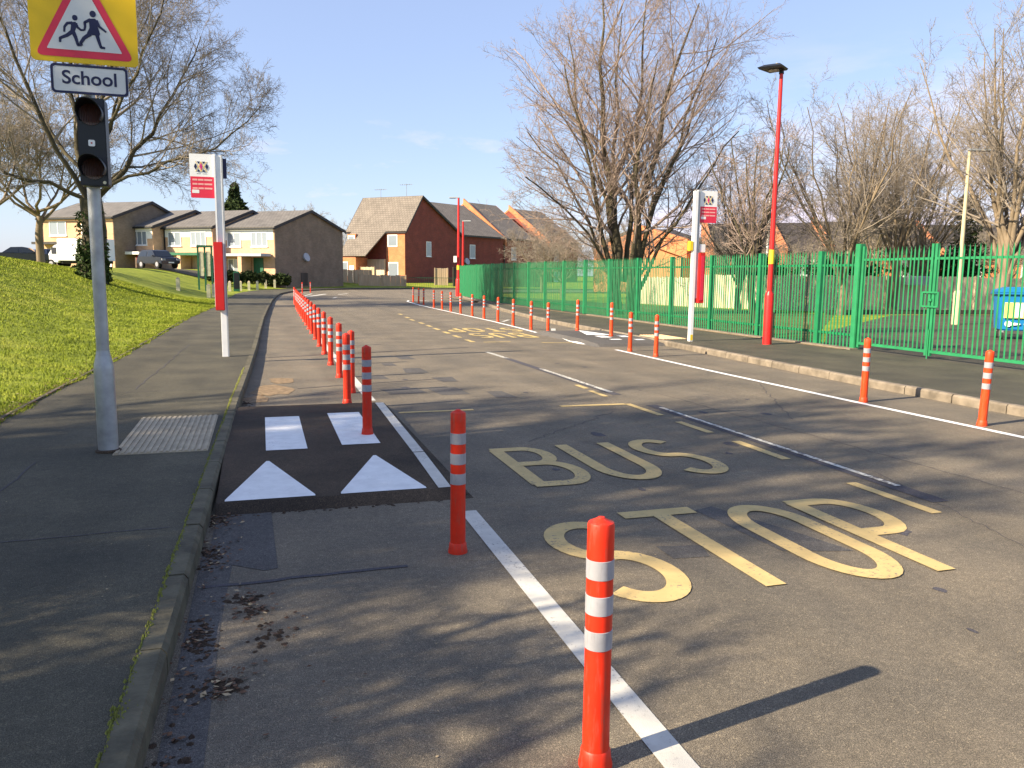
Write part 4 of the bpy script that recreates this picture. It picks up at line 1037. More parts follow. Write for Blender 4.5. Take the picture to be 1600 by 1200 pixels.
# ------------------------------------------------------------ lamp posts
def lamp_post(label, loc, h, group, red=True, k=1.0, head='square', rz=0, cat='lamp post'):
    L_ = thing('street_lamp', label, cat, loc, rz, group)
    mt = 'red_enamel' if red else 'cream_column'
    MB().lathe([(.092 * k, -.1), (.092 * k, .98), (.084 * k, 1.02), (.056 * k, 1.07), (.056 * k, 1.08)], 20).build('column_base', mt, L_, smooth=40)
    MB().lathe([(.0535 * k, 1.06), (.035 * k, h)], 16).build('column', mt, L_, smooth=40)
    if red: MB().lathe([(.0560 * k, 1.62), (.0560 * k, 1.90)], 16).build('yellow_band', 'yellow_band', L_, smooth=40)
    if head == 'square':
        hd = MB()
        s_ = .30
        ring = lambda s2, z, dx_=0: [(dx_ - s2 * 1.25, 0, z), (dx_, -s2, z), (dx_ + s2 * .85, 0, z), (dx_, s2, z)]
        vs_ = ring(s_ * .9, h + .0, -.12) + ring(s_, h + .035, -.12) + ring(s_ * .6, h + .09, -.12)
        hd.add(vs_, [(3, 2, 1, 0), (8, 9, 10, 11)] + [(r_ * 4 + i, r_ * 4 + (i + 1) % 4, r_ * 4 + 4 + (i + 1) % 4, r_ * 4 + 4 + i) for r_ in (0, 1) for i in range(4)])
        hh_ = hd.build('lantern', 'black_case', L_)
        MB().lathe([(.14, h - .012), (.14, h - .002)], 20, -.12, 0).build('lens', 'glass_dark', hh_)
        MB().lathe([(.05, h - .07), (.045, h - .014)], 14).build('spigot', 'black_case', L_)
        MB().lathe([(.025, h + .09), (.025, h + .13)], 10, -.1, 0).build('photocell', 'cream_column', hh_)
    else:
        hh_ = MB().box(-.62, .06, -.08, .08, h - .01, h + .06).build('lantern', 'grey_enamel', L_, bevel=.02)
        MB().box(-.58, -.2, -.06, .06, h - .03, h - .011).build('lens', 'glass_dark', hh_)
    return L_
lamp_post('tall red street lamp with a yellow band in front of the green fence', (9.83, 14.2, .1), 5.36, 'red street lamps', rz=R(-12))
lp = lamp_post('distant red street lamp at the far end of the green fence, the taller of two', (12.35, 52, .1), 6.2, 'red street lamps', k=1.9, head='arm', rz=R(-20))
MB().box(-.3, -.1, -.2, -.12, 2.1, 2.5).build('small_sign', 'window_white', lp)
lp = lamp_post('distant red street lamp behind the taller one beyond the fence', (14.6, 60, .05), 5.3, 'red street lamps', k=1.8, head='arm', rz=R(150))
lamp_post('beige lamp post with an arm standing behind the green gate', (20.8, 20.2, .05), 5.3, 'pale lamp posts', red=False, k=1.3, head='arm', rz=R(165))
lp = thing('flag_pole', 'plain white pole over the brick roofs right of the red lamp', 'pole', (31.5, 46, 0)); MB().lathe([(.08, 0), (.06, 7.2)], 10).build('pole', 'white_enamel', lp); MB().lathe([(.09, 7.2), (.09, 7.32)], 10).build('cap', 'white_enamel', lp)

# ------------------------------------------------------------ palisade fence and gate
FE = thing('palisade_fence', 'long green steel palisade fence along the right pavement', 'fence', (FX, 12.93, 0.06))
def fpath(s):            # distance along the fence from the gate post
    if s < 24: return 0.0, s
    return .0016 * (s - 24) ** 2 + .06 * (s - 24), 24 + (s - 24) * .995
def pickets(mb, s0, s1, sp, z0, z1, ztip, xo=0.0, path=fpath, w_=.019):
    s = s0
    while s < s1:
        x, y = path(s); x += xo; y += random.gauss(0, .004); dz_ = random.gauss(0, .008)
        d_ = .011
        a = [(x - d_, y - w_), (x, y - w_ * .35), (x, y + w_ * .35), (x - d_, y + w_), (x - d_ + .004, y + w_ + .002), (x + .005, y + w_ * .3), (x + .005, y - w_ * .3), (x - d_ + .004, y - w_ - .002)]
        n_ = 8
        vs_ = [(*p, z0) for p in a] + [(p[0], p[1] + dz_ * .8, z1 + dz_) for p in a] + [(x - .01, y + dz_ * .8, ztip + dz_)]
        mb.add(vs_, [(i, (i + 1) % n_, n_ + (i + 1) % n_, n_ + i) for i in range(n_)] + [(n_ + i, n_ + (i + 1) % n_, 2 * n_) for i in range(n_)])
        s += sp
pk = MB(); pickets(pk, .10, 37.2, .100, .06, 1.86, 1.94)
pk.build('pickets', 'fence_green', FE)
for z in (.28, 1.62):
    rl = MB(); prev = None
    ss = list(np.arange(0, 37.3, 2.11)) + [37.3]
    for a, b in zip(ss, ss[1:]):
        (xa, ya), (xb, yb) = fpath(a), fpath(b)
        rl.add([(xa + .008, ya, z), (xa + .045, ya, z), (xa + .045, ya, z + .045), (xa + .008, ya, z + .045), (xb + .008, yb, z), (xb + .045, yb, z), (xb + .045, yb, z + .045), (xb + .008, yb, z + .045)],
               [(0, 1, 5, 4), (1, 2, 6, 5), (2, 3, 7, 6), (3, 0, 4, 7), (3, 2, 1, 0), (4, 5, 6, 7)])
    rl.build('rail', 'fence_green', FE)
s = 1.13 + .0
while s < 37.5:
    x, y = fpath(s); MB().box(x - .02, x + .09, y - .05, y + .05, -.1, 1.90 + .03).build('post', 'fence_green', FE); s += 2.11 if s > .2 else 1
ft = MB(); ft.box(FX - .20, FX - .02, 12.8, 26, .06, .125); tag(ft.build('fence_footing', 'kerb_light'), kind='structure')
mark('verge_edge', [[(10.55, 12.9), (10.72, 12.9), (10.72, 48), (10.45, 48)]], .1045, 'dirt')
GT = thing('palisade_gate', 'green double gate of vertical bars with a boxed latch at the right', 'gate', (FX, 12.93, 0.1))
MB().box(-.06, .06, -.07, .07, -.1, 2.0).build('gate_post', 'gate_green', GT, bevel=.01)
MB().box(-.06, .06, -4.0, -3.86, -.1, 2.05).build('gate_post', 'gate_green', GT, bevel=.01)
def leaf_gate(y0, y1):
    fr = MB(); t = .022
    fr.box(-t, t, y1, y0, 1.68, 1.72).box(-t, t, y1, y0, .10, .15)
    fr.box(-t - .002, t + .002, y0 - .05, y0, .05, 1.95).box(-t - .002, t + .002, y1, y1 + .05, .05, 1.95)
    f_ = fr.build('leaf_frame', 'gate_green', GT)
    pp = MB(); pickets(pp, y1 + .1, y0 - .06, .100, .15, 1.83, 1.93, xo=-.024, path=lambda s: (0, s), w_=.0135)
    pp.build('leaf_bars', 'gate_green', f_)
leaf_gate(-.09, -1.80); leaf_gate(-1.83, -3.84)
lt = MB()
for y_ in (-1.66, -2.0): 
    lt.box(-.05, -.028, y_, y_ + .03, .88, 1.14)
lt.box(-.051, -.027, -1.97, -1.66, 1.115, 1.145).box(-.051, -.027, -1.97, -1.66, .875, .905).box(-.05, .0, -1.85, -1.78, .98, 1.02)
lt.build('latch', 'gate_green', GT)
MB().tube((-.04, -1.84, -.0), (-.04, -1.84, .5), .012).build('drop_bolt', 'gate_green', GT)

# ------------------------------------------------------------ school yard behind the gate
mark('school_lawn', [[(11.5, 14.7), (14.4, 18.4), (20.9, 26.0), (19.0, 33.2), (17.0, 38.3), (15.4, 48), (12.6, 48), (11.6, 36)]], .058, 'grass_far')
mark('yard_surface', [[(11.45, 6), (60, -4), (60, 16), (30, 25.2), (23.2, 25.6), (14.5, 18.2), (11.45, 14.5)]], 0.056, 'asphalt_path')
mark('yard_kerb', [[(21.0, 25.95), (30, 25.25), (30, 25.42), (21.0, 26.12)]], .066, 'paint_yellow')
YK = MB().box(-4.8, 4.8, 0, .16, .02, .24, rz=R(-4.4)); YK.v = [(x + 25.6, y + 25.95, z) for x, y, z in YK.v]
tag(YK.build('yard_kerb', 'wood_dark'), kind='structure')
def board_fence(name, label, pts, h, mat, group=None, bw=.14, cat='fence', posts=True, wav=0.03, z0=None):
    root = thing(name, label, cat, (pts[0][0], pts[0][1], 0), 0, group)
    ox, oy = pts[0]; b_ = MB(); random.seed(len(pts) * 7 + int(h * 10))
    pos = MB()
    for (xa, ya), (xb, yb) in zip(pts, pts[1:]):
        L = math.dist((xa, ya), (xb, yb)); n_ = max(1, int(L / bw)); dx_, dy_ = (xb - xa) / L, (yb - ya) / L
        for i in range(n_):
            s0_, s1_ = i * L / n_ + .006, (i + 1) * L / n_ - .006
            gz = (ground((xa + xb) / 2, (ya + yb) / 2) if z0 is None else z0)
            hh_ = h + random.uniform(-wav, wav); off_ = .012 * (i % 2)
            p_ = [(xa - ox + dx_ * q - dy_ * o_, ya - oy + dy_ * q + dx_ * o_) for q, o_ in ((s0_, off_), (s1_, off_), (s1_, off_ + .018), (s0_, off_ + .018))]
            b_.prism(p_, gz - .05, gz + hh_)
    b_.build('boards', mat, root)
    if posts:
        pd = densify(pts, 1.9)
        for x_, y_ in pd:
            gz = ground(x_, y_) if z0 is None else z0
            MB().box(x_ - ox - .05, x_ - ox + .05, y_ - oy - .07, y_ - oy + .03, gz - .1, gz + h + .05).build('post', mat, root)
    return root
board_fence('board_fence', 'weathered grey board fence seen through the gate bars behind the yard', [(19.4, 33.5), (22.9, 28.2), (28.9, 27.2), (34, 26.5)], 1.5, 'wood_grey', 'weathered board fences')
board_fence('board_fence', 'grey board fence seen through the green palisade left of the small tree', [(18.5, 38), (19.3, 33.6)], 1.35, 'wood_grey', 'weathered board fences')
BN = thing('wheeled_bin', 'blue four wheeled waste bin with a yellow poster behind the gate', 'bin', (17.25, 14.9, 0.05), R(-38))
by = MB(); 
bt_ = [(-.52, -.40), (.52, -.40), (.52, .40), (-.52, .40)]
by.add([(x * .88, y * .88, .22) for x, y in bt_] + [(x, y, 1.08) for x, y in bt_], [(3, 2, 1, 0), (4, 5, 6, 7)] + [(i, (i + 1) % 4, 4 + (i + 1) % 4, 4 + i) for i in range(4)])
body = by.build('body', 'blue_bin', BN, bevel=.03)
MB().box(-.58, .58, -.46, .46, 1.06, 1.10).build('rim', 'blue_bin', BN, bevel=.015)
ld = MB(); ld.prism_y([(-.56, 1.10), (.56, 1.10), (.56, 1.16), (.3, 1.24), (-.3, 1.24), (-.56, 1.16)], -.44, .44); ld.build('lid', 'blue_bin', BN, bevel=.015)
MB().box(-.40, .18, -.425, -.405, .52, .88).build('poster', 'poster_yellow', body)
MB().box(-.18, -.02, -.430, -.426, .54, .86).build('poster_bottle', 'window_white', body)
lg = MB(); disc(lg, (-.30, .38), .07, -.405, -.385, 16, 1); lg.prism_y([(-.26, .42), (-.05, .395), (-.05, .365), (-.26, .34)], -.405, -.385); lg.box(.02, .18, -.405, -.385, .36, .40); lg.build('bin_logo', 'window_white', body)
for x_ in (-.4, .4):
    for y_ in (-.3, .3):
        wh = MB().tube((x_ - .03, y_, .09), (x_ + .03, y_, .09), .09, n=16).build('wheel', 'tyre', BN)
        MB().box(x_ - .04, x_ + .04, y_ - .02, y_ + .02, .09, .22).build('fork', 'galvanised', wh)
bx = thing('wall_cabinet', 'small pale blue cabinet on top of the board fence by the tree', 'cabinet', (25.9, 27.3, 1.2)); MB().box(-.5, .5, -.2, .15, 0, .38).build('case', 'grey_enamel', bx, bevel=.02); MB().box(-.46, .46, -.215, -.2, .05, .33).build('door', 'reflective', bx)

# ------------------------------------------------------------ houses
def mesh_uv_roof(name, quads, mat, parent, th=.12):
    mb = MB()
    for q_ in quads:
        a, b, c_, d_ = [Vector(p) for p in q_]
        n_ = (b - a).cross(d_ - a).normalized()
        if n_.z < 0: n_ = -n_
        vs_ = [tuple(p) for p in (a, b, c_, d_)] + [tuple(p - n_ * th) for p in (a, b, c_, d_)]
        mb.add(vs_, [(0, 1, 2, 3), (7, 6, 5, 4), (0, 4, 5, 1), (1, 5, 6, 2), (2, 6, 7, 3), (3, 7, 4, 0)])
    o_ = mb.build(name, mat, parent)
    me_ = o_.data; uv = me_.uv_layers.new(name='UVMap')
    for p in me_.polygons:
        n_ = p.normal; t1 = Vector((-n_.y, n_.x, 0)); t1 = t1.normalized() if t1.length > .01 else Vector((1, 0, 0)); t2 = n_.cross(t1)
        for li in p.loop_indices:
            v_ = me_.vertices[me_.loops[li].vertex_index].co; uv.data[li].uv = (v_.dot(t1), v_.dot(t2))
    return o_
def window(root, wall, side, u, z, w_, h_, D_, L_, frame='window_white', pane='glass', bars=1):
    """side: f front (y=0, facing -y), r right gable (x=L, facing +x), l left gable (x=0)"""
    def conv(a, b, c_):     # a along wall, b outward, c up
        return {'f': (a, -b, c_), 'r': (L_ + b, a, c_), 'l': (-b, a, c_)}[side]
    def bx_(mb, a0, a1, b0, b1, c0, c1):
        vs_ = [conv(a, b, c_) for c_ in (c0, c1) for a, b in ((a0, b0), (a1, b0), (a1, b1), (a0, b1))]
        mb.add(vs_, [(3, 2, 1, 0), (4, 5, 6, 7), (0, 1, 5, 4), (1, 2, 6, 5), (2, 3, 7, 6), (3, 0, 4, 7)])
    f_ = MB(); t = .07
    bx_(f_, u, u + w_, .002, .05, z, z + t); bx_(f_, u, u + w_, .002, .05, z + h_ - t, z + h_)
    bx_(f_, u, u + t, .003, .048, z + t, z + h_ - t); bx_(f_, u + w_ - t, u + w_, .003, .048, z + t, z + h_ - t)
    for k in range(bars): 
        c_ = u + w_ * (k + 1) / (bars + 1); bx_(f_, c_ - t / 2, c_ + t / 2, .004, .046, z + t, z + h_ - t)
    fo = f_.build('window', frame, root)
    p_ = MB(); bx_(p_, u + t, u + w_ - t, .001, .025, z + t, z + h_ - t); p_.build('pane', pane, fo)
    s_ = MB(); bx_(s_, u - .05, u + w_ + .05, .002, .1, z - .06, z - .004); s_.build('sill', frame, fo)
def gable_house(label, loc, ang, L_, W_, he, hr_, hb, wall, roof, rf=.5, group=None, base=-.5, over=.22, eo=.25, name='house', verge='dark_roof_black', raise_l=0):
    root = thing(name, label, 'house', loc, ang, group)
    ym = W_ * rf
    w_ = MB(); pts = [(0, base), (W_, base), (W_, hb), (ym, hr_), (0, he)]
    n_ = 5; vs_ = [(0, y_, z_) for y_, z_ in pts] + [(L_, y_, z_) for y_, z_ in pts]
    w_.add(vs_, [tuple(range(n_)), tuple(range(2 * n_ - 1, n_ - 1, -1))] + [(i, (i + 1) % n_, n_ + (i + 1) % n_, n_ + i) for i in range(n_)])
    wo = w_.build('wall', wall, root)
    th = .12
    sf = (hr_ - he) / ym; sb = (hr_ - hb) / (W_ - ym)
    ro = mesh_uv_roof('roof', [[(-over, -eo, he - eo * sf + th + .02), (L_ + over, -eo, he - eo * sf + th + .02), (L_ + over, ym, hr_ + th + .02), (-over, ym, hr_ + th + .02)],
                          [(-over, W_ + eo, hb - eo * sb + th + .02), (L_ + over, W_ + eo, hb - eo * sb + th + .02), (L_ + over, ym + .003, hr_ + th + .02), (-over, ym + .003, hr_ + th + .02)]], roof, root, th)
    MB().box(-over, L_ + over, -eo - .10, -eo - .003, he - eo * sf - .06, he - eo * sf + .05).build('gutter', 'black_case', ro)
    MB().box(.08, .16, -.09, -.004, base, he - .12).build('downpipe', 'black_case', root)
    for xg in (L_ + over, -over - .04):
        vb_ = MB()
        for (ya, za), (yb, zb) in (((-eo, he - eo * sf), (ym, hr_)), ((ym, hr_), (W_ + eo, hb - eo * sb))):
            vb_.add([(xg, ya, za - .10), (xg + .04, ya, za - .10), (xg + .04, yb, zb - .10), (xg, yb, zb - .10), (xg, ya, za + .15), (xg + .04, ya, za + .15), (xg + .04, yb, zb + .15), (xg, yb, zb + .15)],
                    [(3, 2, 1, 0), (4, 5, 6, 7), (0, 1, 5, 4), (1, 2, 6, 5), (2, 3, 7, 6), (3, 0, 4, 7)])
        vb_.build('bargeboard', verge, ro)
    return root, wo, ro
# left terrace: four stepped units
fd = Vector((.75, -.66)).normalized(); nn = Vector((-.66, -.75)).normalized()
ang = math.atan2(fd.y, fd.x)
P0 = Vector((1.15, 70.0)); LU = 5.5
names = ['end terrace house with the big blank dark gable, left side', 'second terrace house from the dark gable, with white cladding', 'third terrace house from the dark gable', 'terrace house half hidden behind the signal post']
for i in range(4):
    org = P0 - fd * LU * (i + 1) + nn * (1.15 * i) + Vector((0, 0))
    gz = ground(org.x, org.y) * .5 + .30
    gz = .5 + .04 * i
    root, wo, ro = gable_house(names[i], (org.x, org.y, gz), ang, LU - .01, 9.3, 4.55, 6.15, 4.7, 'brick_buff' if i else 'brick_buff', 'roof_grey', .5, 'terraced houses on the left', base=-1.2)
    if i == 0:
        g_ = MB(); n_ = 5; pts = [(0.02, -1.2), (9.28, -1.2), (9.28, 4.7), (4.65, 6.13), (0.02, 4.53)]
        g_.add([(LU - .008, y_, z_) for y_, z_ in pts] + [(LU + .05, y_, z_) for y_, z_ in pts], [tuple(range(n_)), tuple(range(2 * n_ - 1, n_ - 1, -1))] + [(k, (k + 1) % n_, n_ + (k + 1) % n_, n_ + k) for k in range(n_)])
        g_.build('gable_wall', 'brick_buff_shaded', root)  # gable turned from the sun, its shade painted as darker brick
        dd_ = MB().tube((LU + .06, 3.9, 2.2), (LU + .2, 3.9, 2.25), .38, .38, 18).build('satellite_dish', 'grey_enamel', root)
        MB().box(LU + .05, LU + .09, 3.2, 4.1, -.2, .9).build('side_door', 'wood_dark', root)
    cl = MB().box(.05, LU - .1, -.018, -.003, 3.75 if i % 2 else 3.55, 4.40); cl.build('cladding', 'window_white', root)
    window(root, wo, 'f', .5, 3.0, 1.5, 1.2, 9.3, LU, bars=1); window(root, wo, 'f', 3.1, 3.0, 1.7, 1.2, 9.3, LU, bars=2)
    window(root, wo, 'f', .5, .7, 1.9, 1.3, 9.3, LU, bars=2)
    MB().box(3.3, 4.3, -.06, -.002, 0, 2.1).build('door', ['dark_green', 'wood_tan', 'red_enamel', 'window_white'][i], root)
    pc = MB().box(.2, LU - .3, -1.3, -.1, 2.2, 2.42); pp = pc.build('porch_roof', ['grey_enamel', 'dark_green', 'window_white', 'dark_roof_black'][i], root)
    MB().box(2.7, 3.1, -1.25, -.1, 0, 2.2).build('porch_wall', 'brick_buff', root)
# another terrace at the far left edge
fd2 = Vector((.80, -.60)); o2 = Vector((-11.6, 75)) - fd2 * 8
root, wo, ro = gable_house('terrace house at the left photo edge with a gable coloured as shaded brick, behind the parked cars', (o2.x, o2.y, 1.4), math.atan2(-.6, .8), 8, 8.5, 4.4, 5.9, 4.4, 'brick_buff', 'roof_grey', .5, 'terraced houses on the left', base=-1.5)
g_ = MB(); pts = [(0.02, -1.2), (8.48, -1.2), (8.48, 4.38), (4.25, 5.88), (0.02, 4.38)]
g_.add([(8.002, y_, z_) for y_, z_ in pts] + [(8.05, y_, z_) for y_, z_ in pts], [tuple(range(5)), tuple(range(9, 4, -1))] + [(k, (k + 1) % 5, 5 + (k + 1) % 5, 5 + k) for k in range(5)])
g_.build('gable_wall', 'brick_buff_shaded', root)  # shade on this gable put into a darker brick colour
for u in (1.0, 4.6):
    window(root, wo, 'f', u, 2.9, 1.9, 1.2, 8, 8, bars=1); window(root, wo, 'f', u, .6, 1.6, 1.3, 8, 8, bars=1)
MB().box(6.9, 7.7, -.06, -.002, 0, 2.1).build('door', 'window_white', root)
MB().box(.2, 7.8, -1.2, -.1, 2.15, 2.35).build('porch_roof', 'dark_roof_black', root)

# big red brick house with the sweeping roof
fd3 = Vector((5.2, -5.15)).normalized(); ang3 = math.atan2(fd3.y, fd3.x); LR = 7.5
org = Vector((14.5, 85.0)) - fd3 * LR
root, wo, ro = gable_house('big red brick house with a steep roof sweeping down over its porch', (org.x, org.y, .1), ang3, LR, 11.5, 5.75, 9.45, 5.6, 'brick_red', 'roof_brown', .26, 'red brick houses', base=-.6, eo=.15)
sf = (9.45 - 5.75) / (11.5 * .26)
# catslide: the roof carries on down over the porch
zb = 2.95; yb = -(5.75 - zb) / sf
mesh_uv_roof('porch_roof', [[(.55, yb, zb + .16), (4.0, yb, zb + .16), (5.15, -.16, 5.75 - .16 * sf + .16), (.55, -.16, 5.75 - .16 * sf + .16)]], 'roof_brown', ro, .12)
pw = MB().box(.45, 2.7, yb + .1, -.003, -.6, zb + .0); pw.build('porch_wall', 'brick_orange_and_sunlit', root)
ck = MB(); ck.add([(.6, yb + .1, zb), (.6, -.003, zb), (.6, -.003, 5.6), (2.6, yb + .1, zb), (2.6, -.003, zb), (2.6, -.003, 5.6)], [(0, 1, 2), (5, 4, 3), (0, 3, 4, 1), (0, 2, 5, 3), (1, 4, 5, 2)]); ck.build('porch_cheek', 'brick_red', root)
fcl = MB().box(5.1, LR - .02, -.05, -.003, -.5, 5.5).build('sunlit_front', 'brick_orange_and_sunlit', root)  # thin sheet giving the red brick front its sunlit colour
fc2 = MB().box(-.0, .54, -.05, -.003, -.5, 5.5).build('front_strip', 'brick_orange_and_sunlit', root)
def fwin(u, z, w2, h2, yy_, r_):
    f_ = MB().box(u, u + w2, yy_ - .05, yy_, z, z + h2).build('window', 'window_white', r_)
    MB().box(u + .10, u + w2 - .10, yy_ - .06, yy_ - .05, z + .10, z + h2 - .10).build('pane', 'glass', f_)
fwin(5.3, 4.1, 1.25, 1.25, -.05, root); fwin(5.35, 1.0, 1.3, 1.5, -.05, root); fwin(.62, 4.0, .9, 1.3, -2.0 * 0 - .75, root)
MB().box(.5, 1.6, -.75, -.003, 3.9, 5.45).build('dormer', 'brick_orange_and_sunlit', root)
fwin(.75, 1.0, .95, 1.5, yb + .1, root)
MB().box(1.9, 2.5, yb + .05, yb + .1, .0, 2.1).build('door', 'window_white', root)
MB().box(2.75, 5.0, -.30, -.003, -.4, 2.8).build('porch_back', 'wood_grey', root)
window(root, wo, 'r', 3.9, 3.2, .95, 1.6, 11.5, LR, bars=0)
MB().box(LR + .002, LR + .06, 6.4, 7.4, -.3, 2.0).build('side_door', 'wood_dark', root)
for u, hh_ in ((2.2, .5), (5.6, .9)):
    an = MB().tube((u, 2.99, 9.5), (u, 2.99, 9.5 + hh_ + .5), .025, n=6); an.tube((u - .8, 2.99, 9.9 + hh_), (u + .8, 2.99, 9.9 + hh_), .02, n=5)
    for k in range(5): an.tube((u - .7 + .3 * k, 2.75, 9.9 + hh_), (u - .7 + .3 * k, 3.25, 9.9 + hh_), .014, n=4)
    an.build('aerial', 'galvanised', ro)
# stepped brick houses behind it
a4 = math.atan2(.58, .81)
H3 = [((22.4, 93.2), 8.0, 6.0, 10.0, 'red brick house with a brown roof right behind the big gable'), ((29.4, 99.2), 6.5, 6.0, 10.6, 'brick house with a parapet coloured sunlit orange, third from the left'), ((37.0, 104), 7.5, 6.0, 10.4, 'brick house with a small triangular parapet coloured sunlit orange behind the bare trees')]
for i, ((x, y), l_, he_, hr2, lb_) in enumerate(H3):
    root, wo, ro = gable_house(lb_, (x, y, 0), a4, l_, 13, he_, hr2, he_, 'brick_red', 'roof_brown', .5, 'red brick houses', base=-.5, over=.0, verge='brick_orange_and_sunlit' if i else 'dark_roof_black')
    window(root, wo, 'f', 1.6, 3.3, 1.0, 1.6, 13, l_, bars=0); window(root, wo, 'f', 1.6, .6, 1.2, 1.3, 13, l_, bars=1)
    if i == 0: MB().tube((1.0, -.05, 2.9), (1.0, -.2, 2.95), .4, .4, 16).build('satellite_dish', 'grey_enamel', root)
    if i:
        pr_ = MB(); s2 = (hr2 - he_) / 6.5
        pr_.add([(-.30, -.5, he_ - .5 * s2 - .6), (-.30, 6.5, hr2 - .2), (-.30, 6.5, hr2 + .55), (-.30, -.5, he_ - .5 * s2 + .30), (-.02, -.5, he_ - .5 * s2 - .6), (-.02, 6.5, hr2 - .2), (-.02, 6.5, hr2 + .55), (-.02, -.5, he_ - .5 * s2 + .30)],
                [(0, 1, 2, 3), (7, 6, 5, 4), (0, 4, 5, 1), (1, 5, 6, 2), (2, 6, 7, 3), (3, 7, 4, 0)])
        pr_.build('parapet', 'brick_orange_and_sunlit', root)  # sunlight on the red brick parapet put into its orange colour
# right hand row: dark roofs with orange gable parapets
HR = [((32.3, 50.5), 5.0, 3.9, 5.2, 'orange brick gable house seen between bus stop and lamp'), ((29.9, 49.9), 4.7, 3.0, 5.2, 'dark roofed brick house just left of the red lamp post'), ((34.3, 48.0), 3.0, 3.2, 5.3, 'dark roofed brick house just right of the red lamp post'), ((37.1, 46.8), 7.0, 3.3, 5.4, 'dark roofed brick house behind the bare trees, with white windows'), ((43.7, 44.0), 7.5, 3.0, 5.2, 'dark roofed brick house at the right end of the row')]
for i, ((x, y), l_, he_, hr2, lb_) in enumerate(HR):
    aa = R(-23)
    if i == 0: x, y, aa, = 31.0, 56.5, R(25)
    root, wo, ro = gable_house(lb_, (x, y, 0), aa, l_, 9, he_, hr2, he_, 'brick_orange_and_sunlit', 'roof_dark', .5, 'dark roofed brick houses on the right', base=-.5, over=.02)
    window(root, wo, 'f', 1.2, 1.6, 1.4, 1.3, 9, l_, bars=1); window(root, wo, 'f', l_ - 2.4, 1.6, 1.2, 1.3, 9, l_, bars=1)
    pr_ = MB(); s2 = (hr2 - he_) / 4.5
    pr_.add([(-.36, -.8, he_ - .6 * s2 - .9), (-.36, 4.5, hr2 - .8), (-.36, 4.5, hr2 + .45), (-.36, -.8, he_ - .6 * s2 + .55), (-.03, -.8, he_ - .6 * s2 - .9), (-.03, 4.5, hr2 - .8), (-.03, 4.5, hr2 + .45), (-.03, -.8, he_ - .6 * s2 + .55)],
            [(0, 1, 2, 3), (7, 6, 5, 4), (0, 4, 5, 1), (1, 5, 6, 2), (2, 6, 7, 3), (3, 7, 4, 0)])
    pr_.build('parapet', 'brick_orange_and_sunlit', root)

# ------------------------------------------------------------ fences, hedges, small things by the bend
board_fence('garden_fence', 'pale board fence around the corner below the dark gable', [(3.2, 77.3), (7.0, 80.2), (10.6, 82.2)], 1.6, 'wood_tan', 'garden fences at the bend', bw=.3, z0=.15)
board_fence('garden_fence', 'tall pale board fence running up to the red house', [(9.0, 89.2), (11.2, 84.6)], 1.9, 'wood_tan', 'garden fences at the bend', bw=.3, z0=.15)
board_fence('garden_fence', 'low pale wall-like fence in front of the red house', [(9.0, 79.0), (13.6, 79.6)], 1.15, 'wood_tan', 'garden fences at the bend', bw=.5, z0=.1)
board_fence('garden_fence', 'dark close-boarded fence right of the red house front', [(18.6, 80.6), (22.2, 80.2), (28, 79.6)], 2.0, 'wood_dark', 'garden fences at the bend', bw=.25, z0=.1)
board_fence('garden_fence', 'two pale fence panels by the terrace entrance on the left', [(-8.9, 66.9), (-6.3, 67.3)], 1.1, 'wood_tan', 'garden fences at the bend', bw=.9, z0=1.25)
GP = board_fence('garden_gate', 'pale garden gate panel between gable and dark fence', [(17.0, 82.0), (18.3, 81.8)], 1.9, 'wood_tan', None, bw=.2, cat='gate', z0=.1)
rl = thing('railing', 'dark metal railing in front of the red house', 'railing', (13.6, 78.2, .1))
r_ = MB()
for k in range(30): r_.box(k * .18, k * .18 + .02, -.01 + k * .005, .01 + k * .005, 0, .95)
r_.build('bars', 'dark_green', rl); MB().box(-.05, 5.4, -.02, .02, .93, .97, rz=.03).build('top_rail', 'dark_green', rl)
def hedge(label, loc, l_, w_, h_, seed, rz=0):
    rg = np.random.default_rng(seed); n_ = 2600
    c_ = np.stack([rg.uniform(-l_ / 2, l_ / 2, n_), rg.uniform(-w_ / 2, w_ / 2, n_), h_ * rg.uniform(0, 1, n_) ** .7], 1)
    c_[:, 2] *= 1 + .15 * np.sin(c_[:, 0] * 5)
    V_ = c_[:, None] + rg.normal(0, .09, (n_, 3, 3))
    root = thing('hedge', label, 'hedge', loc, rz, 'hedges by the terrace')
    o_ = bpy.data.objects.new('foliage', fastmesh('foliage', V_.reshape(-1, 3), np.arange(n_ * 3).reshape(-1, 3), 3, 'foliage')); COL.objects.link(o_); o_.parent = root
hedge('round dark bush beside the green notice board', (-3.2, 64, .75), 1.3, 1.2, 1.6, 1)
hedge('low dark hedge in front of the end terrace', (-1.2, 66, .6), 3.0, 1.0, .75, 2)
hedge('low dark hedge below the terrace porch by the bus stop post', (1.2, 70.0, .4), 2.2, 1.0, .8, 3)
NB = thing('notice_board', 'narrow notice board on green posts on the grass', 'notice board', (-3.15, 52, ground(-3.15, 52)))
for x_ in (-.38, 0, .38): MB().box(x_ - .05, x_ + .05, -.05, .05, -.2, 2.6).build('post', 'dark_green', NB)
for x_ in (-.19, .19): MB().box(x_ - .11, x_ + .11, -.03, .03, .9, 2.35).build('panel', 'panel_light', NB)
MB().box(-.45, .45, -.09, .09, 2.6, 2.72).build('top_cap', 'dark_green', NB)
NB2 = thing('notice_board', 'low light notice board on the bank at the far left', 'notice board', (-14.6, 50, ground(-14.6, 50)))
MB().box(-.45, .45, -.02, .02, .15, .72).build('panel', 'panel_light', NB2)
for x_ in (-.5, .5): MB().box(x_ - .05, x_ + .05, -.05, .05, -.3, .8).build('post', 'panel_light', NB2)
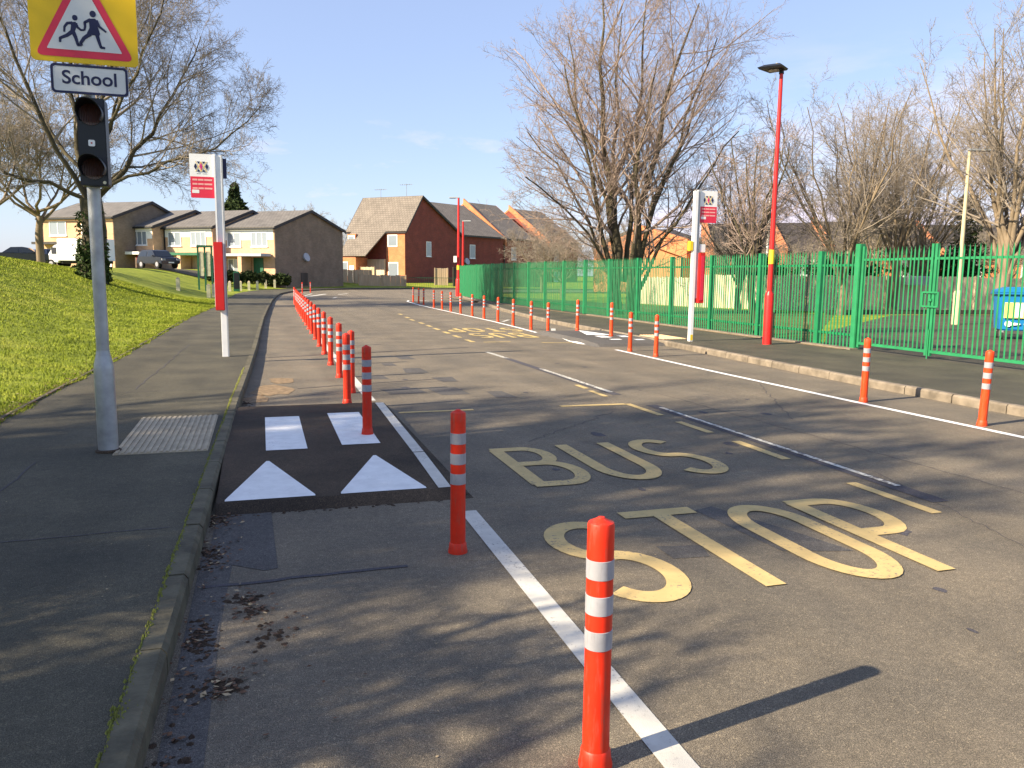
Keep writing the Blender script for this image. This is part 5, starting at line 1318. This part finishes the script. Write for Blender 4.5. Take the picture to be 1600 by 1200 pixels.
def vb(px, y): return y * math.tan(R(17.2) + math.atan((px - 800) / 1264.0))
wbs = [(280, 45), (327, 43), (335, 44.5), (360, 57), (377, 60), (390, 62), (403, 64), (416, 68), (430, 69.5), (447, 71)]
wb0 = None
wl = ['nearest the big tree on the grass', 'left of the pair where grass meets the path', 'right of the pair where grass meets the path', 'just right of the bus stop post', 'second beyond the bus stop post', 'third beyond the bus stop post', 'fourth beyond the bus stop post', 'first of the far row below the pale fence', 'second of the far row below the pale fence', 'third of the far row below the pale fence']
for i, (px, y) in enumerate(wbs):
    x = vb(px, y)
    if wb0 is None:
        wb0 = thing('wooden_post', 'x', 'post'); MB().box(-.09, .09, -.09, .09, -.2, .62).build('shaft', 'panel_light', wb0, bevel=.01)
        MB().add([(-.09, -.09, .62), (.09, -.09, .62), (.09, .09, .62), (-.09, .09, .62), (0, 0, .70)], [(0, 1, 4), (1, 2, 4), (2, 3, 4), (3, 0, 4)]).build('cap', 'wood_tan', wb0); c = wb0
    else: c = copy_tree(wb0)
    c.location = (x, y, max(.1, ground(x, y))); c['label'] = 'short wooden verge post, ' + wl[i]; c['group'] = 'wooden verge posts'
cb = thing('utility_cabinet', 'dark green street cabinet on the verge beyond the bus stop', 'cabinet', (vb(371, 58), 58, .2)); MB().box(-.2, .2, -.15, .15, -.1, 1.25).build('case', 'dark_green', cb, bevel=.02); MB().box(-.17, .17, -.165, -.15, .1, 1.15).build('door', 'black_case', cb)

# parking surface by the terrace
mb = MB(); A = [(vb(165, 60), 60), (vb(250, 62), 62), (vb(330, 63.5), 63.5)]; 
gxs = np.linspace(0, 1, 14)
pa = [(-22 + 19 * k, 61.5 + 3.0 * k) for k in gxs]; pb_ = [(-22 + 20 * k, 69 + 1.0 * k) for k in gxs]
rows = 7; vs = []
for j in range(rows):
    for i in range(14):
        x = pa[i][0] + (pb_[i][0] - pa[i][0]) * j / (rows - 1); y = pa[i][1] + (pb_[i][1] - pa[i][1]) * j / (rows - 1); vs.append((x, y, ground(x, y) + .05))
mb.add(vs, [(j * 14 + i, j * 14 + i + 1, (j + 1) * 14 + i + 1, (j + 1) * 14 + i) for j in range(rows - 1) for i in range(13)])
tag(mb.build('parking_area', 'asphalt_path'), kind='structure')

# ------------------------------------------------------------ vehicles
def car(label, loc, rz, paint_, L=3.6, W=1.5, H=1.28, group='parked cars', suv=False):
    r = thing('parked_car', label, 'car', loc, rz, group); hw = W / 2
    prof = [(-L / 2, .32), (-L / 2, .62), (-L / 2 + .12, .78), (-L * .20, .84), (L * .40, .86), (L / 2 - .03, .76), (L / 2, .34)]
    b_ = MB().prism_y([(x, z) for x, z in prof], -hw, hw).build('body', paint_, r, smooth=30, bevel=.05)
    cp = [(-L * .24, .83), (-L * .10, H - .06), (-L * .02, H), (L * .26, H), (L * .36, H - .08), (L * .44, .84)] if suv else [(-L * .24, .83), (-L * .06, H - .04), (L * .02, H), (L * .22, H - .03), (L * .38, .84)]
    n_ = len(cp); ti = .12; c_ = MB()
    vs_ = [(x, -hw + (.03 if z < .9 else ti), z) for x, z in cp] + [(x, hw - (.03 if z < .9 else ti), z) for x, z in cp]
    c_.add(vs_, [tuple(range(n_)), tuple(range(2 * n_ - 1, n_ - 1, -1))] + [((i + 1) % n_, i, n_ + i, n_ + (i + 1) % n_) for i in range(n_)])
    c_.build('cabin', paint_, r, smooth=30)
    gl = MB()
    def lerp(a, b, t): return tuple(a[k] + (b[k] - a[k]) * t for k in range(3))
    def pane(a, b, c2, d_, o_):
        cc = [sum(q[k] for q in (a, b, c2, d_)) / 4 for k in range(3)]
        pts_ = [tuple(q[k] * .86 + cc[k] * .14 + o_[k] for k in range(3)) for q in (a, b, c2, d_)]
        gl.add(pts_, [(0, 1, 2, 3)])
    pane(vs_[0], vs_[1], vs_[n_ + 1], vs_[n_], (-.012, 0, .008)); pane(vs_[n_ - 2], vs_[n_ - 1], vs_[2 * n_ - 1], vs_[2 * n_ - 2], (.012, 0, .008))
    for sg, o_ in ((0, -1), (n_, 1)):
        m_ = L * .06
        a, d_ = vs_[sg], vs_[sg + n_ - 1]; t1, t2 = vs_[sg + 1], vs_[sg + n_ - 2]
        pane((a[0] + .1, a[1], a[2] + .02), (m_, a[1], a[2] + .02), (m_, t1[1], H - .06), (t1[0] + .06, t1[1], H - .06), (0, o_ * .012, 0))
        pane((m_ + .05, a[1], a[2] + .02), (d_[0] - .1, a[1], a[2] + .02), (t2[0] - .03, t1[1], H - .08), (m_ + .05, t1[1], H - .06), (0, o_ * .012, 0))
    gl.build('windows', 'glass_dark', r)
    for x_ in (-L * .31, L * .31):
        for sg in (-1, 1):
            w_ = MB().tube((x_, sg * (hw - .16), .29), (x_, sg * (hw + .01), .29), .29, n=20).build('wheel', 'tyre', r)
            MB().tube((x_, sg * (hw + .005), .29), (x_, sg * (hw + .02), .29), .17, n=14).build('rim', 'reflective', w_)
    for sg in (-1, 1):
        MB().box(-L / 2 - .012, -L / 2 + .1, sg * hw * .78 - .14, sg * hw * .78 + .14, .56, .70).build('headlight', 'reflective', r)
        MB().box(L / 2 - .08, L / 2 + .012, sg * hw * .82 - .10, sg * hw * .82 + .10, .55, .74).build('tail_light', 'red_lamp', r)
        MB().box(-L * .2, -L * .16, sg * (hw + .0) - .0, sg * (hw + .12), .84, .94).build('mirror', paint_, r)
    MB().box(-L / 2 - .015, -L / 2, -.22, .22, .38, .47).build('number_plate', 'window_white', r)
    return r
gzc = lambda x, y: ground(x, y) + .05
car('black hatchback parked by the terrace, left of the notice board', (vb(251, 65.5), 65.5, gzc(vb(251, 65.5), 65.5)), R(128), 'car_black', 3.3, 1.5, 1.33, suv=True)
car('dark grey car parked between the small tree and the white van', (vb(80, 64.5), 64.5, gzc(vb(80, 64.5), 64.5)), R(205), 'car_silver', 3.3, 1.5, 1.2)
car('black car parked behind the low light notice board', (vb(46, 62.5), 62.5, gzc(vb(46, 62.5), 62.5)), R(185), 'car_black', 3.3, 1.5, 1.25)
vx, vy = vb(130, 61.5), 61.5
VN = thing('box_van', 'white box van parked behind the big tree trunk', 'van', (vx, vy, gzc(vx, vy) - .05), R(-32))
VN.scale = (1, .9, .88)
bx = MB().box(-1.1, 2.2, -.85, .85, .5, 2.15).build('cargo_box', 'car_white', VN, bevel=.04)
cbp = MB().prism_y([(-2.3, .35), (-2.3, .8), (-1.95, .95), (-1.45, 1.65), (-1.12, 1.72), (-1.12, .35)], -.78, .78).build('cab', 'car_white', VN, bevel=.05)
gl = MB(); gl.add([(-1.90, -.66, 1.04), (-1.90, .66, 1.04), (-1.50, .62, 1.60), (-1.50, -.62, 1.60)], [(0, 1, 2, 3)]); gl.v = [(x - .03, y, z + .02) for x, y, z in gl.v]; gl.box(-1.62, -1.22, -.795, -.785, 1.0, 1.5); gl.build('windows', 'glass_dark', VN)
MB().box(-1.1, 2.2, -.6, .6, .3, .5).build('chassis', 'tyre', VN)
for x_ in (-1.7, 1.5):
    for sg in (-1, 1):
        w_ = MB().tube((x_, sg * .6, .3), (x_, sg * .80, .3), .3, n=18).build('wheel', 'tyre', VN); MB().tube((x_, sg * .79, .3), (x_, sg * .81, .3), .16, n=12).build('rim', 'reflective', w_)
for sg in (-1, 1): MB().box(-2.33, -2.28, sg * .6 - .12, sg * .6 + .12, .6, .76).build('headlight', 'reflective', VN)
